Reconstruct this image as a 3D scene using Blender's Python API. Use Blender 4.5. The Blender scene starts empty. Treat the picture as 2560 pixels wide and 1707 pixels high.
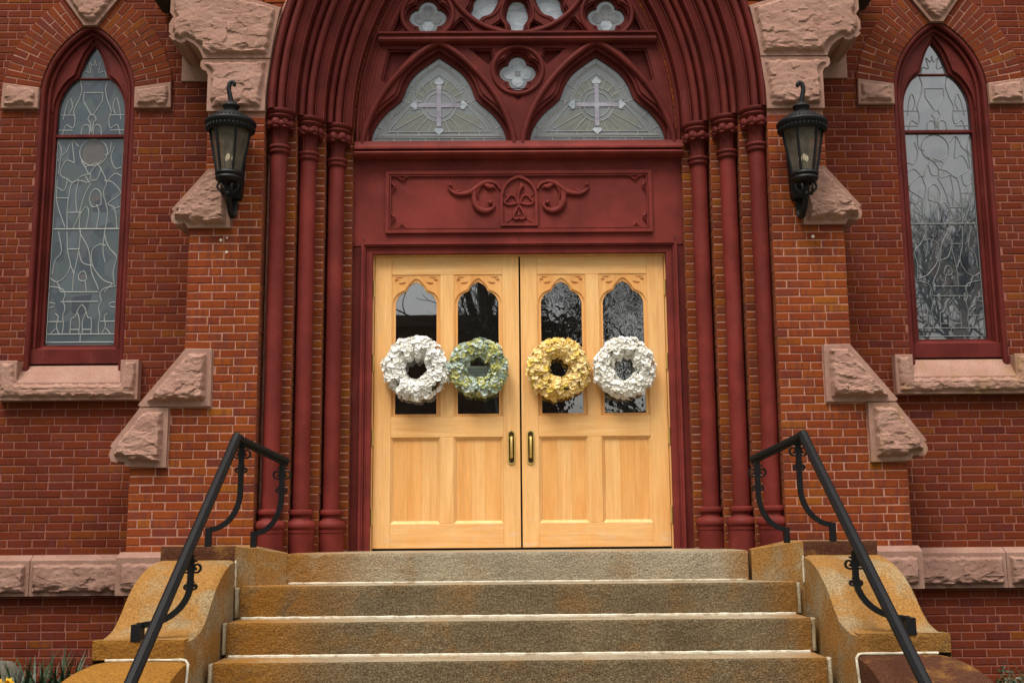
import bpy, math, random
from mathutils import Vector, Matrix, noise
from mathutils.geometry import delaunay_2d_cdt
R = math.radians
PI = math.pi
scene = bpy.context.scene
col = scene.collection
rng = random.Random(7)

# ------------------------------------------------------------------ camera
CAM = Vector((-0.1298, -9.5, 0.1943))
FPX = 2833.3                      # focal length in pixels of a 2560 px wide frame
def cam_axes(p=.163219, r=-.0083557, y=.0086472):
    f = Vector((math.sin(y)*math.cos(p), math.cos(y)*math.cos(p), math.sin(p)))
    r0 = Vector((math.cos(y), -math.sin(y), 0)); u0 = r0.cross(f)
    return math.cos(r)*r0+math.sin(r)*u0, -math.sin(r)*r0+math.cos(r)*u0, f
CR, CU, CF = cam_axes()
cd = bpy.data.cameras.new('camera'); cam = bpy.data.objects.new('camera', cd); col.objects.link(cam)
cd.sensor_width = 36; cd.lens = FPX/2560*36; cd.clip_start = .05; cd.clip_end = 2000
cam.matrix_world = Matrix(((CR.x, CU.x, -CF.x, CAM.x), (CR.y, CU.y, -CF.y, CAM.y), (CR.z, CU.z, -CF.z, CAM.z), (0, 0, 0, 1)))
scene.camera = cam
def in_view(p, m=0):
    v = Vector(p)-CAM; d = v.dot(CF)
    if d <= 0: return False
    return abs(FPX*v.dot(CR)/d) < 1280+m and abs(FPX*v.dot(CU)/d) < 853+m

# ------------------------------------------------------------------ sky and sun (bright overcast)
SUN_EL, SUN_AZ = 60, -33          # azimuth measured from the church front, negative = from the left
w = bpy.data.worlds.new('World'); scene.world = w; w.use_nodes = True
wn = w.node_tree; wn.nodes.clear()
sky = wn.nodes.new('ShaderNodeTexSky'); sky.sky_type = 'NISHITA'; sky.sun_disc = False
sky.sun_elevation = R(SUN_EL); sky.sun_rotation = R(180+SUN_AZ); sky.air_density = 1.5; sky.dust_density = 6; sky.ozone_density = 1
hs = wn.nodes.new('ShaderNodeHueSaturation'); hs.inputs['Saturation'].default_value = .30
bg = wn.nodes.new('ShaderNodeBackground'); bg.inputs['Strength'].default_value = .05
wo = wn.nodes.new('ShaderNodeOutputWorld')
wn.links.new(sky.outputs[0], hs.inputs['Color']); wn.links.new(hs.outputs[0], bg.inputs[0]); wn.links.new(bg.outputs[0], wo.inputs[0])
sl = bpy.data.lights.new('sun', 'SUN'); sl.energy = 1.5; sl.angle = R(26); sl.color = (1, .94, .84)
so = bpy.data.objects.new('sun', sl); col.objects.link(so)
sd = Vector((math.sin(R(SUN_AZ))*math.cos(R(SUN_EL)), -math.cos(R(SUN_AZ))*math.cos(R(SUN_EL)), math.sin(R(SUN_EL))))
so.rotation_euler = sd.to_track_quat('Z', 'Y').to_euler(); so.location = (-6, -12, 14)
vs = scene.view_settings; vs.view_transform = 'Standard'; vs.look = 'None'; vs.exposure = 1.45; vs.gamma = 1
scene.cycles.max_bounces = 6; scene.cycles.glossy_bounces = 4; scene.cycles.use_denoising = True

# ------------------------------------------------------------------ material helpers
class NT:
    def __init__(s, name, rough=.6, spec=.5):
        s.m = bpy.data.materials.new(name); s.m.use_nodes = True
        s.t = s.m.node_tree; s.b = s.t.nodes['Principled BSDF']
        s.b.inputs['Roughness'].default_value = rough; s.b.inputs['Specular IOR Level'].default_value = spec
        s.pos = s.n('ShaderNodeNewGeometry').outputs['Position']
    def n(s, t, **k):
        x = s.t.nodes.new(t)
        for a, v in k.items(): setattr(x, a, v)
        return x
    def l(s, a, b): s.t.links.new(a, b)
    def setv(s, sock, v):
        if hasattr(v, 'is_output') or isinstance(v, bpy.types.NodeSocket): s.l(v, sock)
        elif isinstance(v, tuple) and len(v) == 3 and sock.type == 'RGBA': sock.default_value = (*v, 1)
        else: sock.default_value = v
    def scale(s, vec, sc, off=(0, 0, 0)):
        x = s.n('ShaderNodeMapping'); s.l(vec, x.inputs[0]); x.inputs['Scale'].default_value = sc; x.inputs['Location'].default_value = off
        return x.outputs[0]
    def noise(s, vec, sc, detail=3, rough=.55, dist=0):
        x = s.n('ShaderNodeTexNoise'); s.l(vec, x.inputs['Vector']); x.inputs['Scale'].default_value = sc
        x.inputs['Detail'].default_value = detail; x.inputs['Roughness'].default_value = rough; x.inputs['Distortion'].default_value = dist
        return x.outputs['Fac']
    def vor(s, vec, sc, feat='F1'):
        x = s.n('ShaderNodeTexVoronoi', feature=feat); s.l(vec, x.inputs['Vector']); x.inputs['Scale'].default_value = sc
        return x.outputs['Distance']
    def ramp(s, fac, stops, interp='LINEAR'):
        x = s.n('ShaderNodeValToRGB'); s.l(fac, x.inputs[0]); e = x.color_ramp.elements; x.color_ramp.interpolation = interp
        while len(e) < len(stops): e.new(.5)
        for i, (p, c) in enumerate(stops):
            e[i].position = p; e[i].color = (*c, 1) if isinstance(c, tuple) else (c, c, c, 1)
        return x.outputs[0]
    def math(s, op, a, b=0., clamp=False):
        x = s.n('ShaderNodeMath', operation=op, use_clamp=clamp); s.setv(x.inputs[0], a); s.setv(x.inputs[1], b); return x.outputs[0]
    def mix(s, fac, a, b, blend='MIX'):
        x = s.n('ShaderNodeMix', data_type='RGBA', blend_type=blend)
        s.setv(x.inputs[0], fac); s.setv(x.inputs[6], a); s.setv(x.inputs[7], b); return x.outputs[2]
    def xyz(s, vec):
        x = s.n('ShaderNodeSeparateXYZ'); s.l(vec, x.inputs[0]); return x.outputs
    def rangem(s, v, a, b, c=0., d=1.):
        x = s.n('ShaderNodeMapRange'); x.clamp = True; x.interpolation_type = 'SMOOTHSTEP'
        s.setv(x.inputs[0], v)
        for i, q in enumerate((a, b, c, d)): x.inputs[1+i].default_value = q
        return x.outputs[0]
    def bump(s, h, strength=.4, dist=.01):
        x = s.n('ShaderNodeBump'); x.inputs['Strength'].default_value = strength; x.inputs['Distance'].default_value = dist
        s.l(h, x.inputs['Height']); s.l(x.outputs[0], s.b.inputs['Normal'])
    def color(s, c): s.setv(s.b.inputs['Base Color'], c); return s.m
    def attr(s, name):
        x = s.n('ShaderNodeAttribute', attribute_name=name); return x.outputs['Color']

def brick_mat(name, stops, dark=1., smear=(.20, .075, .052)):
    t = NT(name, .85, .06)
    a = t.xyz(t.attr('bcol'))
    base = t.ramp(a[0], stops)
    # darker kiln streaks across some bricks and general soot
    st = t.noise(t.scale(t.pos, (26, 26, 5)), 1., 2)
    st = t.rangem(t.math('ADD', st, t.math('MULTIPLY', a[1], .18)), .56, .74)
    c = t.mix(t.math('MULTIPLY', st, .55), base, (.11*dark, .03*dark, .027*dark))
    n2 = t.noise(t.pos, 60, 4, .7); c = t.mix(1., c, t.ramp(n2, [(.25, .72), (.75, 1.22)]), 'MULTIPLY')
    n3 = t.noise(t.pos, 1.6, 4, .6); c = t.mix(1., c, t.ramp(n3, [(.3, .82), (.7, 1.12)]), 'MULTIPLY')
    sp = t.noise(t.pos, 170, 1); c = t.mix(t.math('MULTIPLY', t.rangem(sp, .74, .8), .5), c, (.42, .24, .18))
    # mortar smeared raggedly over the arrises
    ed = t.rangem(t.math('ADD', a[2], t.math('MULTIPLY', t.math('SUBTRACT', t.noise(t.pos, 75, 3, .7), .5), 2.2)), .62, .95)
    c = t.mix(t.math('MULTIPLY', ed, .32), c, smear)
    t.bump(t.noise(t.pos, 110, 5, .7), .35, .004)
    return t.color(c)
BK = .74
BR_WALL = [(0, (.110, .024, .017)), (.12, (.145, .0265, .0140)), (.5, (.180, .0345, .0135)), (.8, (.200, .044, .0125)), (1, (.225, .063, .0125))]
BR_BUT = [(0, (.16, .036, .020)), (.12, (.235, .044, .0165)), (.5, (.285, .060, .0165)), (.8, (.315, .077, .0155)), (1, (.345, .105, .0150))]
BR_WALL = [(p, tuple(x*BK for x in c)) for p, c in BR_WALL]; BR_BUT = [(p, tuple(x*BK for x in c)) for p, c in BR_BUT]
M = {}
M['brick_wall'] = brick_mat('brick_wall', BR_WALL)
M['brick_but'] = brick_mat('brick_buttress', BR_BUT, 1., (.28, .125, .085))
M['brick_arch'] = brick_mat('brick_window_arch', [(p, (c[0]*1.18, c[1]*1.22, c[2]*1.1)) for p, c in BR_WALL])
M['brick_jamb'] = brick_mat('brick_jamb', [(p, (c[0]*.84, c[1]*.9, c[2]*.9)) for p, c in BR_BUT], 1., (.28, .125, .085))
def mortar_mat(name, c0, c1):
    t = NT(name, .9, .05)
    n = t.noise(t.pos, 9, 5, .65); c = t.ramp(n, [(.3, c0), (.7, c1)])
    c = t.mix(1., c, t.ramp(t.noise(t.pos, 90, 3), [(.3, .75), (.7, 1.15)]), 'MULTIPLY')
    t.bump(t.noise(t.pos, 150, 4), .5, .004)
    return t.color(c)
M['mortar'] = mortar_mat('mortar_wall', (.20, .072, .050), (.29, .116, .083))
M['mortar_but'] = mortar_mat('mortar_buttress', (.33, .150, .105), (.46, .235, .170))
def stone_mat(name, stain=0., k=1.):
    t = NT(name, .9, .08)
    n = t.noise(t.pos, 5, 5, .6)
    c = t.ramp(n, [(.25, (.275*k, .146*k, .110*k)), (.55, (.335*k, .192*k, .148*k)), (.8, (.380*k, .230*k, .180*k))])
    c = t.mix(1., c, t.ramp(t.noise(t.pos, 70, 4, .7), [(.25, .76), (.75, 1.18)]), 'MULTIPLY')
    soot = t.rangem(t.noise(t.scale(t.pos, (3, 3, 1.3)), 1., 4, .65), .55, .8)
    c = t.mix(t.math('MULTIPLY', soot, .4), c, (.15, .088, .068))
    if stain:
        y = t.rangem(t.noise(t.pos, 4.2, 4, .6, .6), .60-.1*stain, .74)
        c = t.mix(t.math('MULTIPLY', y, .55), c, (.26, .155, .05))
        b = t.rangem(t.noise(t.scale(t.pos, (5, 5, 4), (3, 1, 5)), 1., 5, .7), .66, .76)
        c = t.mix(t.math('MULTIPLY', b, .75), c, (.055, .043, .028))
    h = t.math('ADD', t.noise(t.pos, 60, 6, .72), t.math('MULTIPLY', t.vor(t.pos, 45), .35))
    t.bump(h, .32, .008)
    return t.color(c)
M['stone'] = stone_mat('brownstone')
M['stone_base'] = stone_mat('brownstone_base', 0., .84)  # brownstone copy darkened in colour to offset strong top light on the base stones
M['stone_stained'] = stone_mat('brownstone_stained', 1.)
def paint_mat(name, c, rough=.42):
    t = NT(name, rough, .12)
    n = t.noise(t.pos, 3.2, 5, .65)
    k = t.mix(t.rangem(n, .3, .75), tuple(x*.74 for x in c), tuple(x*1.22 for x in c))
    d = t.rangem(t.noise(t.scale(t.pos, (14, 14, 3)), 1., 5, .7), .62, .8)
    k = t.mix(t.math('MULTIPLY', d, .35), k, (.075, .016, .013))
    f = t.rangem(t.noise(t.pos, 38, 3, .7), .68, .74)
    k = t.mix(t.math('MULTIPLY', f, .4), k, (.26, .085, .065))
    fd = t.rangem(t.noise(t.scale(t.pos, (5, 5, 1.6), (4, 2, 8)), 1., 5, .7), .55, .75); k = t.mix(t.math('MULTIPLY', fd, .35), k, (.21, .052, .042))
    gr = t.rangem(t.noise(t.scale(t.pos, (40, 40, 9), (1, 1, 3)), 1., 3, .7), .68, .76); k = t.mix(t.math('MULTIPLY', gr, .45), k, (.035, .010, .008))
    t.bump(t.noise(t.scale(t.pos, (60, 60, 12)), 1., 4), .12, .004)
    return t.color(k)
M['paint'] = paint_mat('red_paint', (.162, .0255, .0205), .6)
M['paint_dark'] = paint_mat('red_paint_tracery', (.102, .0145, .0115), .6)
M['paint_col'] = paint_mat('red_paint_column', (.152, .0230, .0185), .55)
def wood_mat(name, sc, off=0, tint=(1., 1., 1.)):
    t = NT(name, .42, .4)
    p = t.scale(t.pos, sc, (off, 0, off*.7))
    wv = t.noise(p, 1., 3, .5, 1.2)
    fine = t.noise(t.scale(t.pos, tuple(q*7 for q in sc)), 1., 3, .6)
    c = t.ramp(wv, [(.28, (.68, .365, .130)), (.5, (.75, .430, .165)), (.72, (.81, .490, .205))])
    c = t.mix(1., c, t.ramp(fine, [(.3, .93), (.7, 1.05)]), 'MULTIPLY')
    ring = t.noise(t.scale(t.pos, tuple(q*2.2 for q in sc), (5, 2, 1)), 1., 1, .4, 2.5)
    ring = t.math('FRACT', t.math('MULTIPLY', ring, 7.))
    c = t.mix(t.math('MULTIPLY', t.rangem(ring, .75, .98), .18), c, (.42, .20, .06))
    pale = t.rangem(t.noise(t.scale(t.pos, (3, 3, 1.5), (9, 0, 2)), 1., 4, .7), .66, .8)
    c = t.mix(t.math('MULTIPLY', pale, .3), c, (.70, .56, .42))
    zz = t.xyz(t.pos)[2]; worn = t.math('MULTIPLY', t.rangem(zz, .42, .05), t.rangem(t.noise(t.scale(t.pos, (6, 6, 22), (2, 0, 7)), 1., 4, .7), .5, .72))
    c = t.mix(t.math('MULTIPLY', worn, .5), c, (.62, .50, .38))
    blot = t.rangem(t.noise(t.scale(t.pos, (4, 4, 1.2), (1, 5, 3)), 1., 4, .65), .35, .7); c = t.mix(blot, c, t.mix(1., c, (1., .90, .78), 'MULTIPLY'))
    c = t.mix(1., c, tint, 'MULTIPLY')
    t.bump(fine, .08, .003)
    return t.color(c)
M['wood_v'] = wood_mat('oak_vertical', (16, 16, 1.1))
M['wood_v2'] = wood_mat('oak_panel', (11, 11, .8), 4, (.95, .85, .72))
M['wood_h'] = wood_mat('oak_horizontal', (1.1, 16, 16), 2)
def granite_mat(name, stain=.3, xgrad=None, maroon=False, c0=(.150, .108, .058), c1=(.335, .258, .16), bump=1.):
    t = NT(name, .85, .12)
    n = t.noise(t.pos, 70, 4, .8); c = t.ramp(n, [(.30, tuple(x*.38 for x in c0)), (.5, c0), (.70, c1)])
    g = t.noise(t.pos, 2.3, 5, .6); c = t.mix(1., c, t.ramp(g, [(.3, .78), (.7, 1.2)]), 'MULTIPLY')
    sn = t.noise(t.pos, 3.1, 5, .62, .4)
    lv = t.rangem(sn, .62-.35*stain, .82-.35*stain)
    if xgrad:                                     # rust that has run out from the ends of the steps
        x = t.xyz(t.pos)[0]
        e = t.math('MAXIMUM', t.rangem(x, xgrad[0]+.85, xgrad[0]+.05), t.math('MULTIPLY', t.rangem(x, xgrad[1]-.35, xgrad[1]+.02), .8))
        lv = t.math('MAXIMUM', t.math('MULTIPLY', lv, .35), t.math('MULTIPLY', e, t.rangem(sn, .22, .50)), True)
    c = t.mix(t.math('MULTIPLY', lv, .9 if xgrad else .75), c, t.ramp(n, [(.3, (.16, .062, .008)), (.6, (.34, .145, .018)), (.8, (.45, .215, .04))]))
    if maroon:
        d = t.rangem(t.noise(t.scale(t.pos, (2.2, 2.2, 3.5), (1.5, .3, 0)), 1., 5, .7), .30, .50)
        c = t.mix(t.math('MULTIPLY', d, .9), c, t.ramp(n, [(.3, (.035, .012, .010)), (.75, (.10, .032, .020))]))
    h = t.math('ADD', t.noise(t.scale(t.pos, (55, 55, 80)), 1., 4, .7), t.math('MULTIPLY', n, .4))
    t.bump(h, bump, .020)
    return t.color(c)
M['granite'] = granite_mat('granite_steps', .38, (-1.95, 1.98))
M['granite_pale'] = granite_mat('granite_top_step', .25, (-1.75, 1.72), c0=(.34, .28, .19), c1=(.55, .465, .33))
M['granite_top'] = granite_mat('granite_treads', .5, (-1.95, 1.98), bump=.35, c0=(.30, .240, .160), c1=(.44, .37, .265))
M['granite_cheek'] = granite_mat('granite_cheeks', .76, bump=.45, c0=(.265, .185, .095), c1=(.44, .335, .20))
M['granite_rust'] = granite_mat('granite_rusty', 1.35, bump=.5, c0=(.16, .09, .03), c1=(.36, .20, .06))
M['granite_maroon'] = granite_mat('granite_dark_stained', 1.1, maroon=True, bump=.8)
t = NT('white_caulk', .8, .2); n = t.noise(t.pos, 14, 5, .7)
M['caulk'] = t.color(t.ramp(n, [(.32, (.30, .235, .145)), (.52, (.58, .53, .42)), (.8, (.72, .69, .60))])); t.bump(t.noise(t.pos, 60, 4), .5, .006)
t = NT('old_caulk', .85, .1); n = t.noise(t.scale(t.pos, (14, 14, 6)), 1., 5, .7)
M['caulk_old'] = t.color(t.ramp(n, [(.3, (.17, .11, .045)), (.5, (.36, .29, .18)), (.75, (.56, .51, .40))])); t.bump(t.noise(t.pos, 60, 4), .6, .006)
t = NT('black_iron', .5, .22); n = t.noise(t.pos, 30, 5, .7)
M['iron'] = t.color(t.ramp(n, [(.3, (.004, .004, .0045)), (.7, (.008, .008, .0095)), (.82, (.028, .026, .026))])); t.bump(t.noise(t.pos, 90, 3), .25, .003)
t = NT('brass', .4); t.b.inputs['Metallic'].default_value = .55; M['brass'] = t.color((.62, .43, .13))
t = NT('dark_brass', .4); t.b.inputs['Metallic'].default_value = .9; M['brass_dark'] = t.color((.085, .055, .022))
def glass_mat(name, c, ior, rough=.02, wav=0, sc=6, pieces=0):
    t = NT(name, rough); t.b.inputs['IOR'].default_value = ior
    n = t.noise(t.pos, 2.2, 3)
    k = t.mix(n, tuple(x*.8 for x in c), tuple(x*1.2 for x in c))
    if pieces:
        v = t.n('ShaderNodeTexVoronoi'); t.l(t.scale(t.pos, (1, 0, .8)), v.inputs['Vector']); v.inputs['Scale'].default_value = pieces
        vc = t.xyz(v.outputs['Color']); k = t.mix(1., k, t.ramp(vc[0], [(.0, (.55, .55, .62)), (.35, (.85, .95, .98)), (.6, (1.15, 1.25, 1.0)), (.8, (1.3, 1.1, 1.05)), (1, (1.6, 1.6, 1.5))]), 'MULTIPLY')
    if wav: t.bump(t.noise(t.pos, sc, 2, .4), wav, .004)
    return t.color(k)
M['glass_leaded'] = glass_mat('leaded_glass_left', (.040, .052, .062), 1.9, .06, .05, 3, 8)
M['glass_leaded_r'] = glass_mat('leaded_glass_right', (.045, .048, .056), 2.8, .012, .025, 5, 8)
M['glass_tymp'] = glass_mat('tympanum_glass', (.13, .142, .147), 2.0, .05, .05, 4)
M['glass_door'] = glass_mat('door_glass', (.006, .0055, .005), 4.8, .008, .02, 5)
M['glass_door_r'] = glass_mat('door_glass_wavy', (.006, .0055, .005), 4.2, .008, .22, 13)
def opal(name, c, c2):
    t = NT(name, .25); n = t.noise(t.scale(t.pos, (5, 5, 14)), 1., 4, .6, 1.5); return t.color(t.ramp(n, [(.3, c), (.7, c2)]))
M['opal_white'] = opal('opal_glass_white', (.20, .24, .28), (.42, .45, .49))
M['opal_lilac'] = opal('opal_glass_lilac', (.18, .165, .21), (.32, .31, .37))
M['opal_amber'] = opal('opal_glass_amber', (.13, .138, .128), (.175, .176, .150))
M['opal_face'] = opal('opal_glass_face', (.085, .080, .078), (.115, .105, .10))
M['opal_grey'] = opal('opal_glass_grey', (.12, .13, .14), (.2, .2, .21))
t = NT('lead_came', .5); M['came'] = t.color((.31, .325, .32))
t = NT('lead_came_dim', .5); M['came_dim'] = t.color((.15, .16, .16))
t = NT('lantern_glass', .12); t.b.inputs['Alpha'].default_value = .62; n = t.noise(t.pos, 12, 3)
M['lantern_glass'] = t.color(t.ramp(n, [(.3, (.085, .072, .056)), (.75, (.20, .17, .13))]))
t = NT('bulb', .3); t.b.inputs['Emission Color'].default_value = (1, .8, .5, 1); t.b.inputs['Emission Strength'].default_value = .25; M['bulb'] = t.color((.6, .5, .35))
def petal_mat(name, stops):
    t = NT(name, .75, .2)
    oi = t.n('ShaderNodeObjectInfo').outputs['Random']; ri = t.n('ShaderNodeNewGeometry').outputs['Random Per Island']
    f = t.math('FRACT', t.math('ADD', oi, t.math('MULTIPLY', ri, .35)))
    t.b.inputs['Subsurface Weight'].default_value = 0
    c = t.ramp(f, stops); t.color(c)
    tr = t.n('ShaderNodeBsdfTranslucent'); t.l(c, tr.inputs[0]); mx = t.n('ShaderNodeMixShader'); mx.inputs[0].default_value = .15
    t.l(t.b.outputs[0], mx.inputs[1]); t.l(tr.outputs[0], mx.inputs[2]); t.l(mx.outputs[0], t.t.nodes['Material Output'].inputs[0])
    return t.m
M['petal_white'] = petal_mat('white_petals', [(0, (.80, .79, .72)), (.3, (.90, .89, .86)), (1, (.95, .945, .93))])
M['petal_cream'] = petal_mat('cream_white_petals', [(0, (.74, .71, .62)), (.4, (.87, .855, .80)), (1, (.94, .925, .89))])
M['petal_green'] = petal_mat('blue_green_petals', [(0, (.30, .34, .10)), (.25, (.60, .56, .20)), (.45, (.34, .44, .34)), (.75, (.42, .52, .48)), (1, (.60, .66, .60))])
M['petal_yellow'] = petal_mat('yellow_petals', [(0, (.58, .48, .08)), (.3, (.84, .58, .12)), (.6, (.88, .66, .24)), (1, (.90, .72, .42))])
t = NT('wreath_backing', .9); M['backing'] = t.color((.22, .23, .13))
t = NT('paper', .8); M['paper'] = t.color((.44, .52, .49))
t = NT('ink', .8); M['ink'] = t.color((.02, .02, .02))
t = NT('daffodil_leaf', .5); n = t.noise(t.pos, 6, 3); M['leaf'] = t.color(t.ramp(n, [(.3, (.012, .030, .010)), (.7, (.036, .068, .024))]))
t = NT('daffodil_flower', .6); M['daff'] = t.color((.75, .45, .02))
t = NT('shrub_leaf', .5); oi = t.n('ShaderNodeNewGeometry').outputs['Random Per Island']; M['shrub'] = t.color(t.ramp(oi, [(0, (.012, .030, .010)), (1, (.05, .085, .028))]))
t = NT('twig', .8); M['twig'] = t.color((.16, .11, .07))
t = NT('bark', .9); n = t.noise(t.pos, 8, 4); M['bark'] = t.color(t.ramp(n, [(.3, (.025, .021, .018)), (.7, (.06, .05, .042))]))
t = NT('rock', .9); n = t.noise(t.pos, 12, 5); M['rock'] = t.color(t.ramp(n, [(.3, (.055, .043, .032)), (.7, (.13, .105, .08))])); t.bump(n, .5, .02)
t = NT('soil', .95); n = t.noise(t.pos, 20, 6, .7); M['soil'] = t.color(t.ramp(n, [(.3, (.025, .018, .012)), (.7, (.07, .05, .035))])); t.bump(n, .8, .05)
t = NT('lawn', .95); n = t.noise(t.pos, 3, 6, .7); M['lawn'] = t.color(t.ramp(n, [(.3, (.05, .07, .025)), (.7, (.10, .12, .05))]))
t = NT('concrete', .9); n = t.noise(t.pos, 4, 6, .7); M['concrete'] = t.color(t.ramp(n, [(.3, (.26, .24, .21)), (.7, (.38, .36, .32))]))
t = NT('far_brick', .9); n = t.noise(t.pos, 1, 4); M['far_brick'] = t.color(t.ramp(n, [(.3, (.045, .022, .016)), (.7, (.08, .04, .028))]))
t = NT('far_glass', .1); M['far_glass'] = t.color((.02, .022, .025))
t = NT('dark_eave', .8); M['eave'] = t.color((.018, .012, .010))
t = NT('plaster_white', .9); M['patch'] = t.color((.6, .52, .44))
t = NT('threshold', .6); M['dark'] = t.color((.02, .016, .013))

# ------------------------------------------------------------------ mesh helpers
WL = {}                                            # world location of every parent
class MB:
    def __init__(s): s.v = []; s.f = []; s.c = []
    def add(s, vs, fs, c=None):
        o = len(s.v); s.v += [tuple(q) for q in vs]; s.f += [tuple(i+o for i in f) for f in fs]
        if c is not None: s.c += [c]*len(vs)
        return s
    def box(s, x0, x1, y0, y1, z0, z1):
        x0, x1 = min(x0, x1), max(x0, x1); y0, y1 = min(y0, y1), max(y0, y1); z0, z1 = min(z0, z1), max(z0, z1)
        return s.add([(x0, y0, z0), (x1, y0, z0), (x1, y1, z0), (x0, y1, z0), (x0, y0, z1), (x1, y0, z1), (x1, y1, z1), (x0, y1, z1)],
              [(0, 3, 2, 1), (4, 5, 6, 7), (0, 1, 5, 4), (1, 2, 6, 5), (2, 3, 7, 6), (3, 0, 4, 7)])
    def bbox(s, x0, x1, y0, y1, z0, z1, b=.004, jit=0, c=None):
        """box whose front (low y) edges are bevelled; 9 quads and a back"""
        j = lambda: rng.uniform(-jit, jit)
        p = [(x0+j(), z0+j()), (x1+j(), z0+j()), (x1+j(), z1+j()), (x0+j(), z1+j())]
        return s.slab(p, y0, y1, b, c)
    def slab(s, p, y0, y1, b=.004, c=None):
        """polygon (x,z), counter-clockwise seen from the front (-y), extruded y0..y1 with a bevelled front"""
        n = len(p); cx = sum(q[0] for q in p)/n; cz = sum(q[1] for q in p)/n
        def ins(q):
            dx, dz = cx-q[0], cz-q[1]; 
            return (q[0]+math.copysign(min(abs(dx), b), dx), q[1]+math.copysign(min(abs(dz), b), dz))
        f = [ins(q) for q in p]
        vs = [(q[0], y0, q[1]) for q in f]+[(q[0], y0+b*.8, q[1]) for q in p]+[(q[0], y1, q[1]) for q in p]
        fs = [tuple(range(n)), tuple(range(3*n-1, 2*n-1, -1))]
        for i in range(n):
            k = (i+1) % n; fs += [(i, n+i, n+k, k), (n+i, 2*n+i, 2*n+k, n+k)]
        s.add(vs, fs)
        if c is not None: s.c += [(c[0], c[1], 0.)]*n+[(c[0], c[1], 1.)]*n+[(c[0], c[1], .6)]*n
        return s
    def prism(s, p, y0, y1):
        n = len(p); vs = [(q[0], y0, q[1]) for q in p]+[(q[0], y1, q[1]) for q in p]
        fs = [tuple(range(n)), tuple(range(2*n-1, n-1, -1))]
        fs += [(i, n+i, n+(i+1) % n, (i+1) % n) for i in range(n)]
        return s.add(vs, fs)
    def prism_x(s, p, x0, x1):                     # profile given as (y,z)
        n = len(p); vs = [(x0, *q) for q in p]+[(x1, *q) for q in p]
        fs = [tuple(range(n)), tuple(range(2*n-1, n-1, -1))]
        fs += [(i, n+i, n+(i+1) % n, (i+1) % n) for i in range(n)]
        return s.add(vs, fs)
    def lathe(s, prof, cx, cy, seg=20, a0=0, a1=2*PI):
        n = len(prof); full = abs(a1-a0-2*PI) < 1e-6; m = seg if full else seg+1; vs = []
        for i in range(m):
            a = a0+(a1-a0)*i/seg
            for r, z in prof: vs.append((cx+r*math.cos(a), cy+r*math.sin(a), z))
        fs = []
        for i in range(seg):
            k = (i+1) % m
            for j in range(n-1): fs.append((i*n+j, k*n+j, k*n+j+1, i*n+j+1))
        return s.add(vs, fs)
    def tube(s, path, r, seg=8, flat=None, closed=False, caps=True):
        """round tube; r may be a list; flat=(a,b) squeezes the section to a*r along the first normal and b*r along the second"""
        P = [Vector(q) for q in path]; n = len(P); rr = r if isinstance(r, (list, tuple)) else [r]*n
        T = []
        for i in range(n):
            a = P[(i-1) % n] if closed or i else P[0]; b = P[(i+1) % n] if closed or i < n-1 else P[-1]
            T.append((b-a).normalized())
        u = Vector((0, 1, 0)) if abs(T[0].y) < .9 else Vector((1, 0, 0))
        vs = []
        for i in range(n):
            u = (u-T[i]*u.dot(T[i])).normalized(); w_ = T[i].cross(u)
            for k in range(seg):
                a = 2*PI*(k+.5)/seg; fa, fb = flat or (1, 1)
                vs.append(P[i]+(u*math.cos(a)*fa+w_*math.sin(a)*fb)*rr[i])
        fs = []
        for i in range(n if closed else n-1):
            j = (i+1) % n
            for k in range(seg): fs.append((i*seg+k, i*seg+(k+1) % seg, j*seg+(k+1) % seg, j*seg+k))
        if not closed and caps: fs += [tuple(range(seg-1, -1, -1)), tuple((n-1)*seg+k for k in range(seg))]
        return s.add(vs, fs)
    def sphere(s, c, r, seg=8, rings=6, sc=(1, 1, 1)):
        vs = [(c[0], c[1], c[2]-r*sc[2])]; fs = []
        for i in range(1, rings):
            a = -PI/2+PI*i/rings
            for k in range(seg):
                b = 2*PI*k/seg; vs.append((c[0]+r*sc[0]*math.cos(a)*math.cos(b), c[1]+r*sc[1]*math.cos(a)*math.sin(b), c[2]+r*sc[2]*math.sin(a)))
        vs.append((c[0], c[1], c[2]+r*sc[2])); L = len(vs)-1
        for k in range(seg): fs.append((0, 1+(k+1) % seg, 1+k)); fs.append((L, L-seg+k, L-seg+(k+1) % seg))
        for i in range(rings-2):
            for k in range(seg):
                a = 1+i*seg; fs.append((a+k, a+(k+1) % seg, a+seg+(k+1) % seg, a+seg+k))
        return s.add(vs, fs)
    def board(s, loops, y0, y1):
        """flat board (x,z): loops[0] is the outline, the rest are holes; extruded y0 (front) .. y1"""
        vs = []; es = []
        for lp in loops:
            o = len(vs); n = len(lp); vs += [Vector(q) for q in lp]; es += [(o+i, o+(i+1) % n) for i in range(n)]
        ov, oe, of, *_ = delaunay_2d_cdt(vs, es, [], 0, 1e-6)
        keep = []
        for f in of:
            c = sum((ov[i] for i in f), Vector((0, 0)))/len(f)
            if pip(c, loops[0]) and not any(pip(c, h) for h in loops[1:]):
                a, b, d = (ov[i] for i in f[:3])
                keep.append(tuple(f) if (b-a).cross(d-a) > 0 else tuple(reversed(f)))
        n = len(ov)
        s.add([(q.x, y0, q.y) for q in ov]+[(q.x, y1, q.y) for q in ov], keep+[tuple(n+i for i in reversed(f)) for f in keep])
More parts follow.
